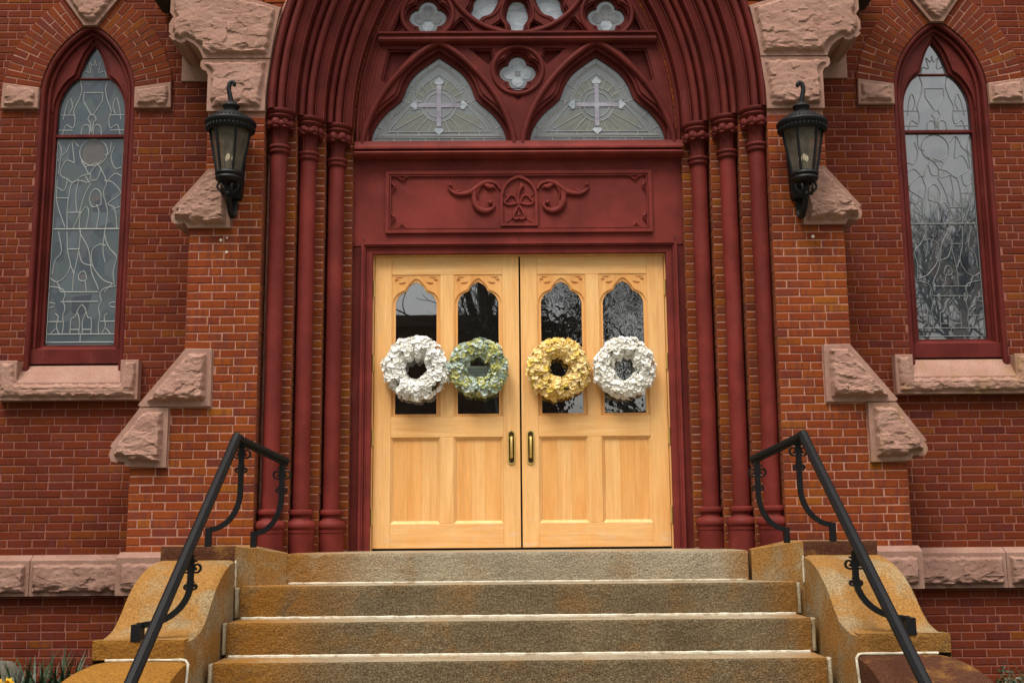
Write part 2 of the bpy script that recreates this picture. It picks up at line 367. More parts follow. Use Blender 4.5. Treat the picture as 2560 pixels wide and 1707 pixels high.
        for k, lp in enumerate(loops):
            n = len(lp); ar = sum(lp[i][0]*lp[(i+1) % n][1]-lp[(i+1) % n][0]*lp[i][1] for i in range(n))
            q = lp if (ar > 0) == (k == 0) else lp[::-1]
            s.add([(a[0], y0, a[1]) for a in q]+[(a[0], y1, a[1]) for a in q], [(i, n+i, n+(i+1) % n, (i+1) % n) for i in range(n)])
        return s
    def mirror(s):
        s.v = [(-x, y, z) for x, y, z in s.v]; s.f = [tuple(reversed(f)) for f in s.f]; return s
    def shift(s, dx=0, dy=0, dz=0):
        s.v = [(x+dx, y+dy, z+dz) for x, y, z in s.v]; return s
    def mesh(s, name, mat, smooth=None, origin=None):
        me = bpy.data.meshes.new(name)
        v = s.v if origin is None else [(x-origin[0], y-origin[1], z-origin[2]) for x, y, z in s.v]
        me.from_pydata(v, [], s.f); me.materials.append(M[mat] if isinstance(mat, str) else mat)
        if s.c:
            at = me.attributes.new('bcol', 'FLOAT_COLOR', 'POINT')
            at.data.foreach_set('color', [q for c in s.c for q in (*c, 1.)])
        if smooth is not None:
            me.polygons.foreach_set('use_smooth', [True]*len(me.polygons)); me.set_sharp_from_angle(angle=R(smooth))
        return me
    def build(s, name, mat, parent=None, smooth=None, side=1, origin=None, ox=0, kind=None):
        if side < 0: s.mirror()
        if ox: s.shift(ox)
        return place(name, s.mesh(name, mat, smooth, origin), parent, origin or (0, 0, 0), kind)
def place(name, me, parent, loc=(0, 0, 0), kind=None):
    o = bpy.data.objects.new(name, me); col.objects.link(o); o.location = loc; WL[o] = Vector(loc)
    if parent: o.parent = parent; o.matrix_parent_inverse = Matrix.Translation(-WL[parent])
    if kind: o['kind'] = kind
    return o
def tag(o, label, cat, group=None):
    o['label'] = label; o['category'] = cat
    if group: o['group'] = group
    return o
def thing(name, loc, label, cat, group=None):
    o = bpy.data.objects.new(name, None); o.empty_display_size = .1; col.objects.link(o); o.location = loc; WL[o] = Vector(loc)
    return tag(o, label, cat, group)
def structure(o): o['kind'] = 'structure'; return o
def pip(p, poly):
    x, y = p[0], p[1]; c = False; n = len(poly); j = n-1
    for i in range(n):
        xi, yi = poly[i]; xj, yj = poly[j]
        if (yi > y) != (yj > y) and x < (xj-xi)*(y-yi)/(yj-yi)+xi: c = not c
        j = i
    return c
def edge_dist(p, poly):
    b = 1e9; n = len(poly)
    for i in range(n):
        ax, ay = poly[i]; bx, by = poly[(i+1) % n]; dx, dy = bx-ax, by-ay; L = dx*dx+dy*dy or 1e-9
        t_ = max(0, min(1, ((p[0]-ax)*dx+(p[1]-ay)*dy)/L)); d = math.hypot(p[0]-ax-t_*dx, p[1]-ay-t_*dy)
        if d < b: b = d
    return b
def ccw(p):
    n = len(p); a = sum(p[i][0]*p[(i+1) % n][1]-p[(i+1) % n][0]*p[i][1] for i in range(n)); return list(p) if a > 0 else list(p)[::-1]
def offset(p, d):
    """grow a closed outline by d"""
    p = ccw(p); n = len(p); out = []
    for i in range(n):
        a = Vector(p[i-1]); b = Vector(p[i]); c = Vector(p[(i+1) % n])
        t1 = (b-a).normalized(); t2 = (c-b).normalized(); n1 = Vector((t1.y, -t1.x)); n2 = Vector((t2.y, -t2.x))
        m = (n1+n2); m = m.normalized() if m.length > 1e-4 else n1
        k = max(.5, m.dot(n1)); out.append(tuple(b+m*d/k))
    return out
def arc(cx, cz, r, a0, a1, n):
    return [(cx+r*math.cos(a0+(a1-a0)*i/n), cz+r*math.sin(a0+(a1-a0)*i/n)) for i in range(n+1)]
def spline(pts, n=6):
    """Catmull-Rom through 2D or 3D points"""
    P = [Vector(p) for p in pts]; P = [2*P[0]-P[1]]+P+[2*P[-1]-P[-2]]; out = []
    for i in range(1, len(P)-2):
        for k in range(n):
            t_ = k/n; a, b, c, d = P[i-1:i+3]
            out.append(.5*((2*b)+(c-a)*t_+(2*a-5*b+4*c-d)*t_*t_+(3*b-a-3*c+d)*t_**3))
    out.append(P[-2]); return out
def rock_face(mb, poly, yf, margin=.035, amp=.035, seed=0, g=.0100, under=.7):
    """hammer-dressed face bulging out of a polygon (x,z) at y=yf, with a smooth tooled margin left round it"""
    xs = [q[0] for q in poly]; zs = [q[1] for q in poly]; x0, x1, z0, z1 = min(xs), max(xs), min(zs), max(zs)
    nx = int((x1-x0)/g)+2; nz = int((z1-z0)/g)+2; idx = {}; vs = []; fs = []; hh = z1-z0; sv = seed*7.31
    for j in range(nz):
        for i in range(nx):
            x = x0+i*g; z = z0+j*g
            d = edge_dist((x, z), poly)*(1 if pip((x, z), poly) else -1)
            n0 = noise.noise(Vector((x*22, z*22, sv)))
            dd = d-margin-.010*n0
            if dd < -1.6*g: continue
            if dd <= 0: y = yf+.004
            else:
                e = min(1, dd/(.020+.008*n0)); e = e**.6
                n1 = noise.fractal(Vector((x*4.5, z*6, sv)), .9, 2.1, 3); n2 = noise.noise(Vector((x*16, z*34, sv+3)))
                q_ = Vector((x*8+.25*n0, z*11, sv)); P_ = noise.voronoi(q_)[1][0]; g_ = noise.noise_vector(P_*3.7+Vector((sv, 0, 0))); fc = (q_.x-P_.x)*g_.x+(q_.y-P_.y)*g_.z+.35*g_.y
                n3 = noise.noise(Vector((x*60, z*95, sv+9)))
                low = max(0, 1-dd/(.06+.05*noise.noise(Vector((x*9, sv, 2))))) if (z-z0) < .16*max(.6, hh) else 0   # broken lower edge
                u = 1+under*max(0, 1-(z-z0)/hh*1.3)
                y = yf+.002-e*amp*u*(.80+.12*n1+.07*n2+.34*fc+.06*n3-.6*low*(.5+1.2*n2))
            idx[i, j] = len(vs); vs.append((x, y, z))
    for (i, j), a in idx.items():
        q = [(i, j), (i+1, j), (i+1, j+1), (i, j+1)]
        if all(k in idx for k in q): fs.append(tuple(idx[k] for k in q))
    return mb.add(vs, fs)
def stone(name, poly, y0, y1, parent, side, mat='stone', seed=0, margin=.035, amp=.032, b=.006, under=.7, ox=0, label=None):
    poly = ccw(poly); mb = MB()
    if len(poly) <= 5: mb.slab(poly, y0, y1, b)
    else: mb.board([poly], y0, y1)
    rock_face(mb, poly, y0, margin, amp, seed+(0 if side > 0 else 50), under=under)
    o = mb.build(name, mat, parent, 14, side, ox=ox)
    if label: o['label'] = label
    return o

# ------------------------------------------------------------------ bricks
COURSE, BLEN, JT = .0672, .201, .0066
def put_bricks(cands, parent, mat, limit=300, name='brick'):
    """cands: list of (poly or box mesh data, centre, weight); the first `limit` by weight are objects, the rest one mass"""
    cands.sort(key=lambda q: -q[2])
    for mb, c, wgt in cands[:limit]:
        place(name, mb.mesh(name, mat, None, c), parent, c)
    rest = cands[limit:]
    if rest:
        mb = MB()
        for q, c, wgt in rest: mb.add(q.v, q.f); mb.c += q.c
        mb.build('brickwork', mat, parent, kind='stuff')
def bcol(): return (min(1, max(0, rng.gauss(.52, .19))), rng.random(), rng.random())
def weight(c):
    v = Vector(c)-CAM; return (100 if in_view(c, -10) else 0)+1/v.length
def one_brick(x0, x1, z0, z1, y, depth, side, ox=0, jit=.0016):
    mb = MB(); cc = bcol(); mb.bbox(x0, x1, y+rng.uniform(-.0015, .0015), y+depth, z0, z1, .0065, jit, cc)
    if side < 0: mb.mirror()
    if ox: mb.shift(ox)
    c = (side*(x0+x1)/2+ox, y, (z0+z1)/2)
    return mb, c, weight(c)
def course_spans(k, xa, xb, seed=0):
    """bricks of course k between xa and xb: running bond, every sixth course headers and stretchers"""
    r = random.Random(k*131+seed); out = []
    if k % 6 == 3: pat = [BLEN, .102]; off = -r.uniform(0, .3)
    else: pat = [BLEN]; off = -(BLEN/2)*(k % 2)-r.uniform(0, .02)
    x = xa+off; i = 0
    while x < xb:
        L = pat[i % len(pat)]*(1+r.uniform(-.025, .025)); a, b = max(x, xa), min(x+L, xb)
        if b-a > .022: out.append((a+JT/2, b-JT/2))
        x += L; i += 1
    return out

# ================================================================== GROUND
mb = MB(); mb.add([(-300, -300, -1.62), (300, -300, -1.62), (300, 300, -1.62), (-300, 300, -1.62)], [(0, 1, 2, 3)])
structure(mb.build('ground', 'lawn'))
mb = MB(); mb.box(-2.3, 2.2, -40, -3.2, -1.7, -1.612); structure(mb.build('path', 'concrete'))
mb = MB(); mb.box(-60, 60, -26, -20, -1.7, -1.608); structure(mb.build('road', 'concrete'))

# ================================================================== CHURCH WALL BAYS
WC, WS, WAPEX, WR, WCO, WRO = 3.757, 3.95, 4.644, .783, .363, 1.11    # window axis, springing, apex, inner radius, centre offset, outer ring radius
def lancet(hw, zs, z0, co, r, n=14):
    """closed outline of a pointed opening, centred on x=0"""
    am = math.acos(co/r)
    right = arc(-co, zs, r, 0, am, n); left = [(-x, z) for x, z in right[::-1]][1:]
    return [(-hw, z0), (hw, z0)]+right+left
def wall_bay(side, root):
    xin, xout = 2.3, 6.6; top = 6.1
    op = [(x+WC, z) for x, z in lancet(.42, WS, 1.45, WCO, WR)]
    mb = MB(); mb.board([[(xin, -1.7), (xout, -1.7), (xout, top), (xin, top)], op], .0045, .45)
    mb.build('wall_core', 'mortar', root, None, side)
    c = []
    for k in range(-22, 90):
        z0 = .005+k*COURSE; z1 = z0+COURSE-JT; zm = (z0+z1)/2
        for a, b in course_spans(k, xin, 6.6, 1 if side > 0 else 2):
            parts = [(a, b, .05)]
            if 1.44 < zm < 4.0:                    # window opening: cut at the jambs, jamb bricks return into the reveal
                parts = []
                if a < WC-.42: parts.append((a, min(b, WC-.42), .05 if b < WC-.42 else .16))
                if b > WC+.42: parts.append((max(a, WC+.42), b, .05 if a > WC+.42 else .16))
            elif zm >= 4.0:
                def inside(x, z):
                    dx = abs(x-WC); return z > 3.9 and math.hypot(dx+WCO, z-WS) < WRO-.03
                if all(inside(x, z) for x in (a, b) for z in (z0, z1)): parts = []
            for p in parts:
                if p[1]-p[0] > .02: c.append(one_brick(p[0], p[1], z0, z1, 0, p[2], side))
    put_bricks(c, root, 'brick_wall')
    # pointed brick arch over the window
    NC = 14; a0, a1 = R(6.8), R(57.2); va = []
    for sgn in (1, -1):
        for i in range(NC):
            t0 = a0+(a1-a0)*i/NC+.0058; t1 = a0+(a1-a0)*(i+1)/NC-.0058
            cut = WR+(.112 if i % 2 else .208)+rng.uniform(-.012, .012)
            for ra, rb in ((WR, cut-.004), (cut+.004, WRO+rng.uniform(-.006, .006))):
                p = [(-WCO+r_*math.cos(t_), WS+r_*math.sin(t_)) for r_, t_ in ((ra, t0), (rb, t0), (rb, t1), (ra, t1))]
                p = ccw([(WC+sgn*x, z) for x, z in p]); m = MB(); m.slab(p, -.014+rng.uniform(-.002, .002), .17, .004, bcol())
                if side < 0: m.mirror()
                cc = (side*sum(q[0] for q in p)/4, -.014, sum(q[1] for q in p)/4); va.append((m, cc, weight(cc)))
    put_bricks(va, root, 'brick_arch', name='arch_brick')
    for sgn, nm in ((1, 0), (-1, 1)):               # mortar bed behind the arch bricks
        pts = arc(-WCO, WS, WR+.004, a0, a1, 14)+arc(-WCO, WS, WRO-.004, a1, a0, 14)
        mb = MB(); mb.board([ccw([(WC+sgn*x, z) for x, z in pts])], -.009, .1); mb.build('arch_mortar', 'mortar_but', root, None, side)
    sm = 'stone_stained' if side > 0 else 'stone'
    stone('keystone', [(WC-.056, 4.612), (WC+.056, 4.612), (WC+.30, 4.95), (WC+.30, 5.06), (WC-.30, 5.06), (WC-.30, 4.95)], -.04, .17, root, side, 'stone', 3, .03, .035)
    for sgn in (1, -1):
        p = [(WC+sgn*x, z) for x, z in ((.42, 3.846), (.742, 3.846), (.735, 4.082), (.418, 4.036))]
        stone('impost_stone', p, -.035, .17, root, side, sm, 5+sgn, .028, .03)
    # base course
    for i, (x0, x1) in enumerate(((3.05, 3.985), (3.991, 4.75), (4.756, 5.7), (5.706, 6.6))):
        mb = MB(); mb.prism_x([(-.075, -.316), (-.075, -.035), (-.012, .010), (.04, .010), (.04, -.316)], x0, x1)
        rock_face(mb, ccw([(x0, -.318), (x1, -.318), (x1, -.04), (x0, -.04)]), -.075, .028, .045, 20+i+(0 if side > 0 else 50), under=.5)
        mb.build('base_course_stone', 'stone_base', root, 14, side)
    # stone let into the wall under the gable shoulder
    mb = MB(); mb.slab([(2.60, 4.095), (2.94, 4.095), (2.94, 4.325), (2.60, 4.325)], -.012, .06, .005); mb.build('corbel_stone', 'stone', root, None, side)
wl = thing('church_wall', (-3.9, .2, -1.6), 'red brick church wall bay on the left around the pale uncluttered lancet window', 'wall', 'church wall bays')
wall_bay(-1, wl)
wr = thing('church_wall', (3.9, .2, -1.6), 'red brick church wall bay on the right around the branch-reflecting lancet window', 'wall', 'church wall bays')
wall_bay(1, wr)

# ================================================================== BUTTRESSES (front plane y=-.5)
BY = -.5
S1 = [(2.90, 4.72), (2.90, 4.49), (2.872, 4.45), (2.888, 4.425), (2.906, 4.385), (2.904, 4.315), (2.886, 4.292), (2.905, 4.28), (2.868, 4.243), (2.845, 4.247),
      (2.825, 4.228), (2.80, 4.220), (2.772, 4.225), (2.755, 4.245), (2.70, 4.216), (2.655, 4.175), (2.625, 4.12), (2.612, 4.083), (2.052, 4.083), (2.03, 4.25), (1.985, 4.50), (1.972, 4.53), (2.22, 4.61)]
S2 = [(2.612, 4.078), (2.632, 4.055), (2.633, 4.015), (2.612, 3.985), (2.578, 3.972), (2.576, 3.955), (2.568, 3.945), (2.568, 3.624), (2.088, 3.624), (2.084, 3.80), (2.052, 4.078)]
S3 = [(2.535, 3.125), (2.820, 2.785), (2.804, 2.768), (2.826, 2.722), (2.818, 2.685), (2.795, 2.662), (2.748, 2.660), (2.718, 2.672), (2.70, 2.655), (2.688, 2.628), (2.345, 2.626), (2.345, 3.125)]
S4 = [(2.662, 1.635), (2.452, 1.632), (2.452, 1.166), (3.010, 1.166), (3.026, 1.184)]
S5 = [(3.006, 1.160), (2.780, 1.160), (2.782, .688), (3.095, .70), (3.112, .735), (3.147, .741), (3.175, .731), (3.213, .742), (3.235, .788), (3.222, .832), (3.208, .845), (3.228, .858)]
def but_outer(z):
    for z1, x in ((.69, 3.075), (1.163, 2.775), (1.636, 2.447), (2.628, 2.68), (3.13, 2.34), (3.62, 2.563)):
        if z < z1: return x
    return None
def buttress(side, root):
    core = [(2.094, -1.7), (3.071, -1.7), (3.071, .72), (2.98, 1.15), (2.66, 1.60), (2.676, 1.66), (2.676, 2.66), (2.52, 3.10), (2.559, 3.14), (2.559, 3.95), (2.58, 4.1), (2.8, 4.5), (2.8, 5.0), (1.8, 5.0), (1.985, 4.45), (2.055, 4.13), (2.094, 3.66)]
    mb = MB(); mb.board([core], BY+.0045, .02); mb.build('buttress_core', 'mortar_but', root, None, side)
    c = []
    for k in range(-16, 54):
        z0 = .020+k*COURSE; z1 = z0+COURSE-JT; zm = (z0+z1)/2; xo = but_outer(zm)
        if xo is None or z1 > 3.632: continue
        sp = course_spans(k, 2.09, xo, 11 if side > 0 else 12)
        for i, (a, b) in enumerate(sp):
            if i == 0: a = 2.09
            if i == len(sp)-1 and xo in (3.075, 2.68, 2.563): b = xo
            c.append(one_brick(a, b, z0, z1, BY, .19 if i == 0 else (.4 if i == len(sp)-1 else .05), side))
    put_bricks(c, root, 'brick_but')
    stone('kneeler_stone', S1, -.535, .0, root, side, 'stone', 31, .032, .04, under=.5)
    stone('shoulder_stone', S2, -.527, .0, root, side, 'stone', 32, .034, .04)
    stone('weathering_stone', S3, -.53, .0, root, side, 'stone', 33, .034, .055, under=.9)
    sm = 'stone_stained' if side > 0 else 'stone'
    stone('weathering_stone', S4, -.525, .0, root, side, 'stone', 34, .045, .06, under=.8)
    stone('weathering_stone', S5, -.532, .0, root, side, sm, 35, .042, .06, under=.5)
    # base stone with its sloping top
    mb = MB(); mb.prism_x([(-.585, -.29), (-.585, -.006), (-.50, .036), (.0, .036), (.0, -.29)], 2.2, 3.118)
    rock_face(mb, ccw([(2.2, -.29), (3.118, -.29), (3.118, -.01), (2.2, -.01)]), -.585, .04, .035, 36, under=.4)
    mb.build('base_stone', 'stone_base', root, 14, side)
    # eave box of the porch roof running back to the wall
    mb = MB(); mb.box(2.62, 3.12, -.56, -.03, 4.725, 5.1); mb.build('eave', 'eave', root, None, side)
    # small plaster patches left on the bricks
    for i, (x, z, r_) in enumerate(((2.42, 2.53, .013), (2.37, 2.55, .009), (2.37, 2.43, .012))[: 3 if side < 0 else 1]):
        mb = MB(); mb.slab(ccw([(x+r_*(.7+.5*rng.random())*math.cos(a), z+r_*(.7+.5*rng.random())*math.sin(a)) for a in [i_*2*PI/9 for i_ in range(9)]]), BY-.003, BY+.02, .002)
        mb.build('plaster_patch', 'patch', root, None, side)
bl = thing('buttress', (-2.6, -.3, -1.6), 'stepped brick and rough stone buttress left of the doors, behind the left lantern', 'buttress', 'portal buttresses')
buttress(-1, bl)
br_ = thing('buttress', (2.6, -.3, -1.6), 'stepped brick and rough stone buttress right of the doors, behind the right lantern', 'buttress', 'portal buttresses')
buttress(1, br_)

# ================================================================== PORTAL JAMBS: stepped brick and engaged columns
AX = .024                                           # axis of the doorway
ORD = [(1.872, -.30), (1.658, -.12), (1.442, .06)]
COLS = [(2.004, -.375), (1.792, -.195), (1.576, -.015)]
CR_ = .070
def capital(mb, cx, cy, seed):
    rr = random.Random(seed)
    mb.lathe([(.0, 3.29), (.078, 3.29), (.088, 3.300), (.090, 3.312), (.083, 3.325), (.084, 3.33), (.094, 3.338), (.096, 3.35), (.088, 3.362), (.068, 3.368), (.067, 3.44), (.075, 3.49), (.095, 3.53), (.10, 3.57), (.105, 3.58), (.118, 3.59), (.126, 3.605), (.118, 3.618), (.112, 3.622), (.128, 3.634), (.134, 3.648), (.13, 3.662), (.1, 3.668), (0, 3.668)], cx, cy, 28)
    for i in range(8):                              # curled leaves under the abacus
        a = 2*PI*i/8+.2+rr.uniform(-.06, .06)
        for db, dz, dr, q, sc in ((0, .004, 0, .040, (1, 1, 1.05)), (.26, -.008, .006, .030, (.9, .9, 1)), (-.26, -.006, .006, .028, (.9, .9, 1)), (0, -.036, .014, .022, (1.2, 1.2, .6)), (.1, .02, .022, .014, (1, 1, 1)), (-.16, -.01, .028, .013, (1, 1, 1))):
            b = a+db+rr.uniform(-.04, .04)
            mb.sphere((cx+(.094+dr)*math.cos(b), cy+(.094+dr)*math.sin(b), 3.540+dz), q*rr.uniform(.9, 1.08), 10, 7, sc)
        b = a+.3; mb.tube([(cx+.066*math.cos(b), cy+.066*math.sin(b), 3.37), (cx+.068*math.cos(b), cy+.068*math.sin(b), 3.45), (cx+.085*math.cos(b), cy+.085*math.sin(b), 3.52)], [.006, .006, .010], 5)
def jamb(side, root):
    for k, (xc, yf) in enumerate(ORD):
        mb = MB(); mb.box(xc+.0045, 2.25, yf+.0045, .50+.01*k, -.3, 3.66+.003*k); mb.build('jamb_core', 'mortar_but', root, None, side, ox=AX*.7)
    c = []
    for k, (xc, yf) in enumerate(ORD):
        for j in range(0, 55):
            z0 = .004+.012*k+j*COURSE; z1 = z0+COURSE-JT
            if z1 > 3.66: break
            c.append(one_brick(xc, xc+.145+.02*(j % 2), z0, z1, yf, .19, side, AX*.7, .002))
    put_bricks(c, root, 'brick_jamb')
    for k, (cx, cy) in enumerate(COLS):
        mb = MB(); mb.lathe([(CR_, .33), (CR_, 3.30)], cx, cy, 28)
        o = mb.build('column', 'paint_col', root, 60, side, ox=AX*.7)
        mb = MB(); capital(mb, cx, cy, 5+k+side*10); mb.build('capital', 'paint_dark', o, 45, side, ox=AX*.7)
        mb = MB(); mb.lathe([(.112, -.02), (.113, .165), (.118, .172), (.118, .20), (.126, .207), (.130, .222), (.127, .245), (.115, .262), (.108, .266), (.095, .268), (.086, .275), (.078, .29), (.080, .305), (.090, .312), (.099, .318), (.103, .332), (.099, .348), (.086, .356), (.07, .358), (.07, .36)], cx, cy, 32)
        mb.build('base', 'paint_col', o, 35, side, ox=AX*.7)
jl = thing('portal_jamb', (-1.8, -.1, 0), 'three red painted columns and brick steps on the left side of the doorway', 'portal jamb', 'doorway jambs')
jamb(-1, jl)
jr = thing('portal_jamb', (1.8, -.1, 0), 'three red painted columns and brick steps on the right side of the doorway', 'portal jamb', 'doorway jambs')
jamb(1, jr)

# ================================================================== PORTAL ARCH
ACX, ASZ = 1.21, 3.655                              # arc centre lies this far beyond the axis, at springing height
def roll(cr, cy, r, a0, a1, n=8): return [(cr+r*math.cos(a), cy+r*math.sin(a)) for a in [R(a0+(a1-a0)*i/n) for i in range(n+1)]]
def order_profile(k):
    # (distance from axis, y), from the outside in
    dx, dy = -.2145*k, .18*k
    p = [(2.088, -.40)]+([(2.088, -.502)] if k == 0 else [(2.086, -.36), (2.080, -.36), (2.079, -.44)])
    p += roll(2.052, -.497, .026, 0, -180, 10)+[(2.024, -.45), (2.022, -.395), (2.018, -.395)]
    p += roll(1.986, -.462, .031, 20, -185, 10)+[(1.953, -.42), (1.949, -.42), (1.946, -.448), (1.938, -.448), (1.934, -.43), (1.90, -.405), (1.890, -.40), (1.884, -.407), (1.874, -.407), (1.871, -.395), (1.871, -.29)]
    return [(x+dx, y+dy) for x, y in p]
def sweep_arch(mb, prof, n=44):
    m = len(prof); vs = []
    for i in range(n+1):
        for x, y in prof:
            r_ = x+ACX; th = math.acos(ACX/r_)*i/n; vs.append((-ACX+r_*math.cos(th), y, ASZ+r_*math.sin(th)))
    return mb.add(vs, [(i*m+j, i*m+j+1, (i+1)*m+j+1, (i+1)*m+j) for i in range(n) for j in range(m-1)])
pa = thing('portal_arch', (0, -.2, 3.65), 'deep pointed arch of red painted mouldings over the doorway', 'arch')
for side in (-1, 1):
    for k in range(3):
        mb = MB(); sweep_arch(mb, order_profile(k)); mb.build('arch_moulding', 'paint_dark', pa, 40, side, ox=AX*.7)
    c = []
    for k in range(3):                              # thin rings of brick showing between the mouldings
        xo = 1.8705-.2145*k; yy = -.302+.18*k; wd = .030 if k < 2 else .05
        r0, r1 = xo+ACX-wd, xo+ACX+.06
        mb = MB(); sweep_arch(mb, [(xo+.05, yy+.1), (xo+.05, yy+.006), (xo-wd+.004, yy+.006), (xo-wd+.004, yy+.19)], 30); mb.build('arch_mortar', 'mortar_but', pa, None, side, ox=AX*.7)
        st = .0665/(xo+ACX); i = 0
        while True:
            t0 = i*st+.002; t1 = (i+1)*st-.0018; i += 1
            if t1 > R(38): break
            p = ccw([(-ACX+r_*math.cos(t_), ASZ+r_*math.sin(t_)) for r_, t_ in ((r0, t0), (r1, t0), (r1, t1), (r0, t1))])
            m = MB(); m.slab(p, yy, yy+.19, .003, bcol())
            if side < 0: m.mirror()
            m.shift(AX*.7); cc = (side*sum(q[0] for q in p)/4+AX*.7, yy, sum(q[1] for q in p)/4); c.append((m, cc, weight(cc)))
    put_bricks(c, pa, 'brick_jamb')
    # brick spandrel above the shoulder stones, up to the gable
    out = arc(-ACX, ASZ, 2.09+ACX, R(13.5), math.acos(ACX/(2.09+ACX)), 24)
    mb = MB(); mb.board([ccw(out+[(0, 7.9), (2.9, 5.2), (2.9, 4.724), (2.2, 4.62)])], BY+.0045, .0); mb.build('spandrel', 'mortar_but', pa, None, side, ox=0)
for side in (-1, 1):                                # brick face of the gable above the shoulder stones
    c = []
    for k in range(67, 116):
        z0 = .020+k*COURSE; z1 = z0+COURSE-JT; zr = (2.095+ACX)**2-(z1-ASZ)**2
        if zr < ACX**2: xa = .004
        else: xa = -ACX+math.sqrt(zr)
        xb = min(2.9, 2.9*(7.9-z1)/2.7)
        for a, b in course_spans(k, xa, xb, 5): c.append(one_brick(a, b, z0, z1, BY, .05, side))
    put_bricks(c, pa, 'brick_but', 60)

# ================================================================== TYMPANUM WINDOW
ty = thing('tympanum_window', (AX, .1, 3.5), 'red tracery window with two cross lights and quatrefoils above the doors', 'window')
def tymp_arch(d=0, zb=3.50, n=26):
    r_ = 1.43+ACX-d; am = math.acos(ACX/r_); rt = arc(-ACX, ASZ, r_, 0, am, n)
    return [(-(1.43-d), zb), (1.43-d, zb)]+rt+[(-x, z) for x, z in rt[::-1]][1:]
light_h = [(0, 4.366), (.11, 4.290), (.21, 4.207), (.275, 4.110), (.308, 4.022), (.331, 3.968), (.385, 3.915), (.45, 3.860), (.51, 3.792), (.562, 3.710), (.588, 3.64), (.597, 3.574)]
sm_ = [tuple(q) for q in spline(light_h[:6], 4)]+[tuple(q) for q in spline(light_h[5:], 4)][1:]
LIGHT = ccw(sm_+[(-x, z) for x, z in sm_[::-1]][:-1])
def quatre(cx, cz, R_, n=10):
    r_ = R_*.50; o = R_-r_; out = []
    for q in range(4):
        a = q*PI/2
        out += [(cx+o*math.cos(a)+r_*math.cos(a+b), cz+o*math.sin(a)+r_*math.sin(a+b)) for b in [R(-88+176*i/n) for i in range(n+1)]]
    return ccw(out)
ROSE = (0, 5.212)
def petal(ang):
    h = [(0, -.632), (.035, -.622), (.052, -.595), (.058, -.55), (.085, -.51), (.097, -.47), (.088, -.41), (.068, -.35), (.035, -.315), (0, -.31)]
    h = [tuple(q) for q in spline(h, 3)]; p = h+[(-x, z) for x, z in h[::-1]][1:-1]; c_, s_ = math.cos(ang), math.sin(ang)
    return ccw([(ROSE[0]+x*c_-z*s_, ROSE[1]+x*s_+z*c_) for x, z in p])
SX = .705
lights = [[(x+s*SX, z) for x, z in LIGHT] for s in (-1, 1)]
quats = [quatre(0, 4.214, .163), quatre(-.805, 4.744, .167), quatre(.805, 4.744, .167)]
petals = [petal(R(40*k)) for k in range(9)]
def tri_recess():
    out = []
    for s in (-1, 1):
        out.append([(s*x, z) for x, z in ((1.14, 4.40), (.93, 4.40), (1.05, 4.255), (1.17, 4.10), (1.20, 4.13))])
        out.append([(s*x, z) for x, z in ((.40, 4.405), (.245, 4.405), (.225, 4.33), (.26, 4.27))])
        out.append([(s*x, z) for x, z in ((.605, 4.585), (.42, 4.585), (.485, 4.69), (.51, 4.70))])
        out.append([(s*x, z) for x, z in ((1.045, 4.585), (1.12, 4.585), (1.03, 4.80), (1.012, 4.68))])
        out.append([(s*x, z) for x, z in ((.085, 4.60), (.20, 4.645), (.145, 4.68))])
    out.append([(-.075, 4.03), (.075, 4.03), (.0, 3.955)])
    return [ccw(p) for p in out]
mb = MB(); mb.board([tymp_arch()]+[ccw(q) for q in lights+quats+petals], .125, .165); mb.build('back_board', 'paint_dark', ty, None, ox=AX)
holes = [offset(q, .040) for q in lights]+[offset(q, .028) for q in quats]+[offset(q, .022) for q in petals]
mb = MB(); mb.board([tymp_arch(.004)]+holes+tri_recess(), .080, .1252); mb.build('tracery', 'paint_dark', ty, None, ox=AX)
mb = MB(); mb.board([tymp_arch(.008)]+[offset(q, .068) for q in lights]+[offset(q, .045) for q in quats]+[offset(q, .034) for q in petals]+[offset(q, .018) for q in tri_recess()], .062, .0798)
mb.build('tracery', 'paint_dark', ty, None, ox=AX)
def xz(path, y): return [(x, y, z) for x, z in path]
for s in (-1, 1):                                   # pointed arch rolls over the two lights
    h = [(0, 4.475), (.10, 4.42), (.255, 4.29), (.40, 4.13), (.52, 3.955), (.605, 3.78), (.655, 3.62), (.668, 3.53)]
    h = [tuple(q) for q in spline(h, 5)]; p = [(-x, z) for x, z in h[::-1]]+h[1:]
    mb = MB(); mb.tube(xz([(x+s*SX, z) for x, z in p], .058), .030, 8); mb.build('arch_roll', 'paint_dark', ty, 60, ox=AX)
for cx, cz, r_ in ((0, 4.214, .222), (-.805, 4.744, .228), (.805, 4.744, .228)):
    mb = MB(); mb.tube(xz(arc(cx, cz, r_, 0, 2*PI, 40)[:-1], .064), .022, 8, closed=True); mb.build('quatrefoil_ring', 'paint_dark', ty, 60, ox=AX)
mb = MB(); mb.tube(xz(arc(*ROSE, .655, 0, 2*PI, 72)[:-1], .056), .026, 8, closed=True); mb.build('rose_ring', 'paint_dark', ty, 60, ox=AX)
for k in range(9):
    pth = offset(petals[k], .048); mb = MB(); mb.tube(xz(pth, .066), .015, 6, closed=True); mb.build('petal_ring', 'paint_dark', ty, 60, ox=AX)
for d in (.012, .062, .10):                          # rolls round the edge of the tympanum
    q = tymp_arch(d)[2:]; mb = MB(); mb.tube([(q[0][0], .06, 3.52)]+xz(q, .055+d*.15)+[(q[-1][0], .06, 3.52)], .020 if d < .05 else .014, 8); mb.build('frame_roll', 'paint_dark', ty, 60, ox=AX)
def moulded_rail(name, prof, x0, x1, parent, mat, ox=AX): mb = MB(); mb.prism_x(prof, x0, x1); return mb.build(name, mat, parent, 30, ox=ox)
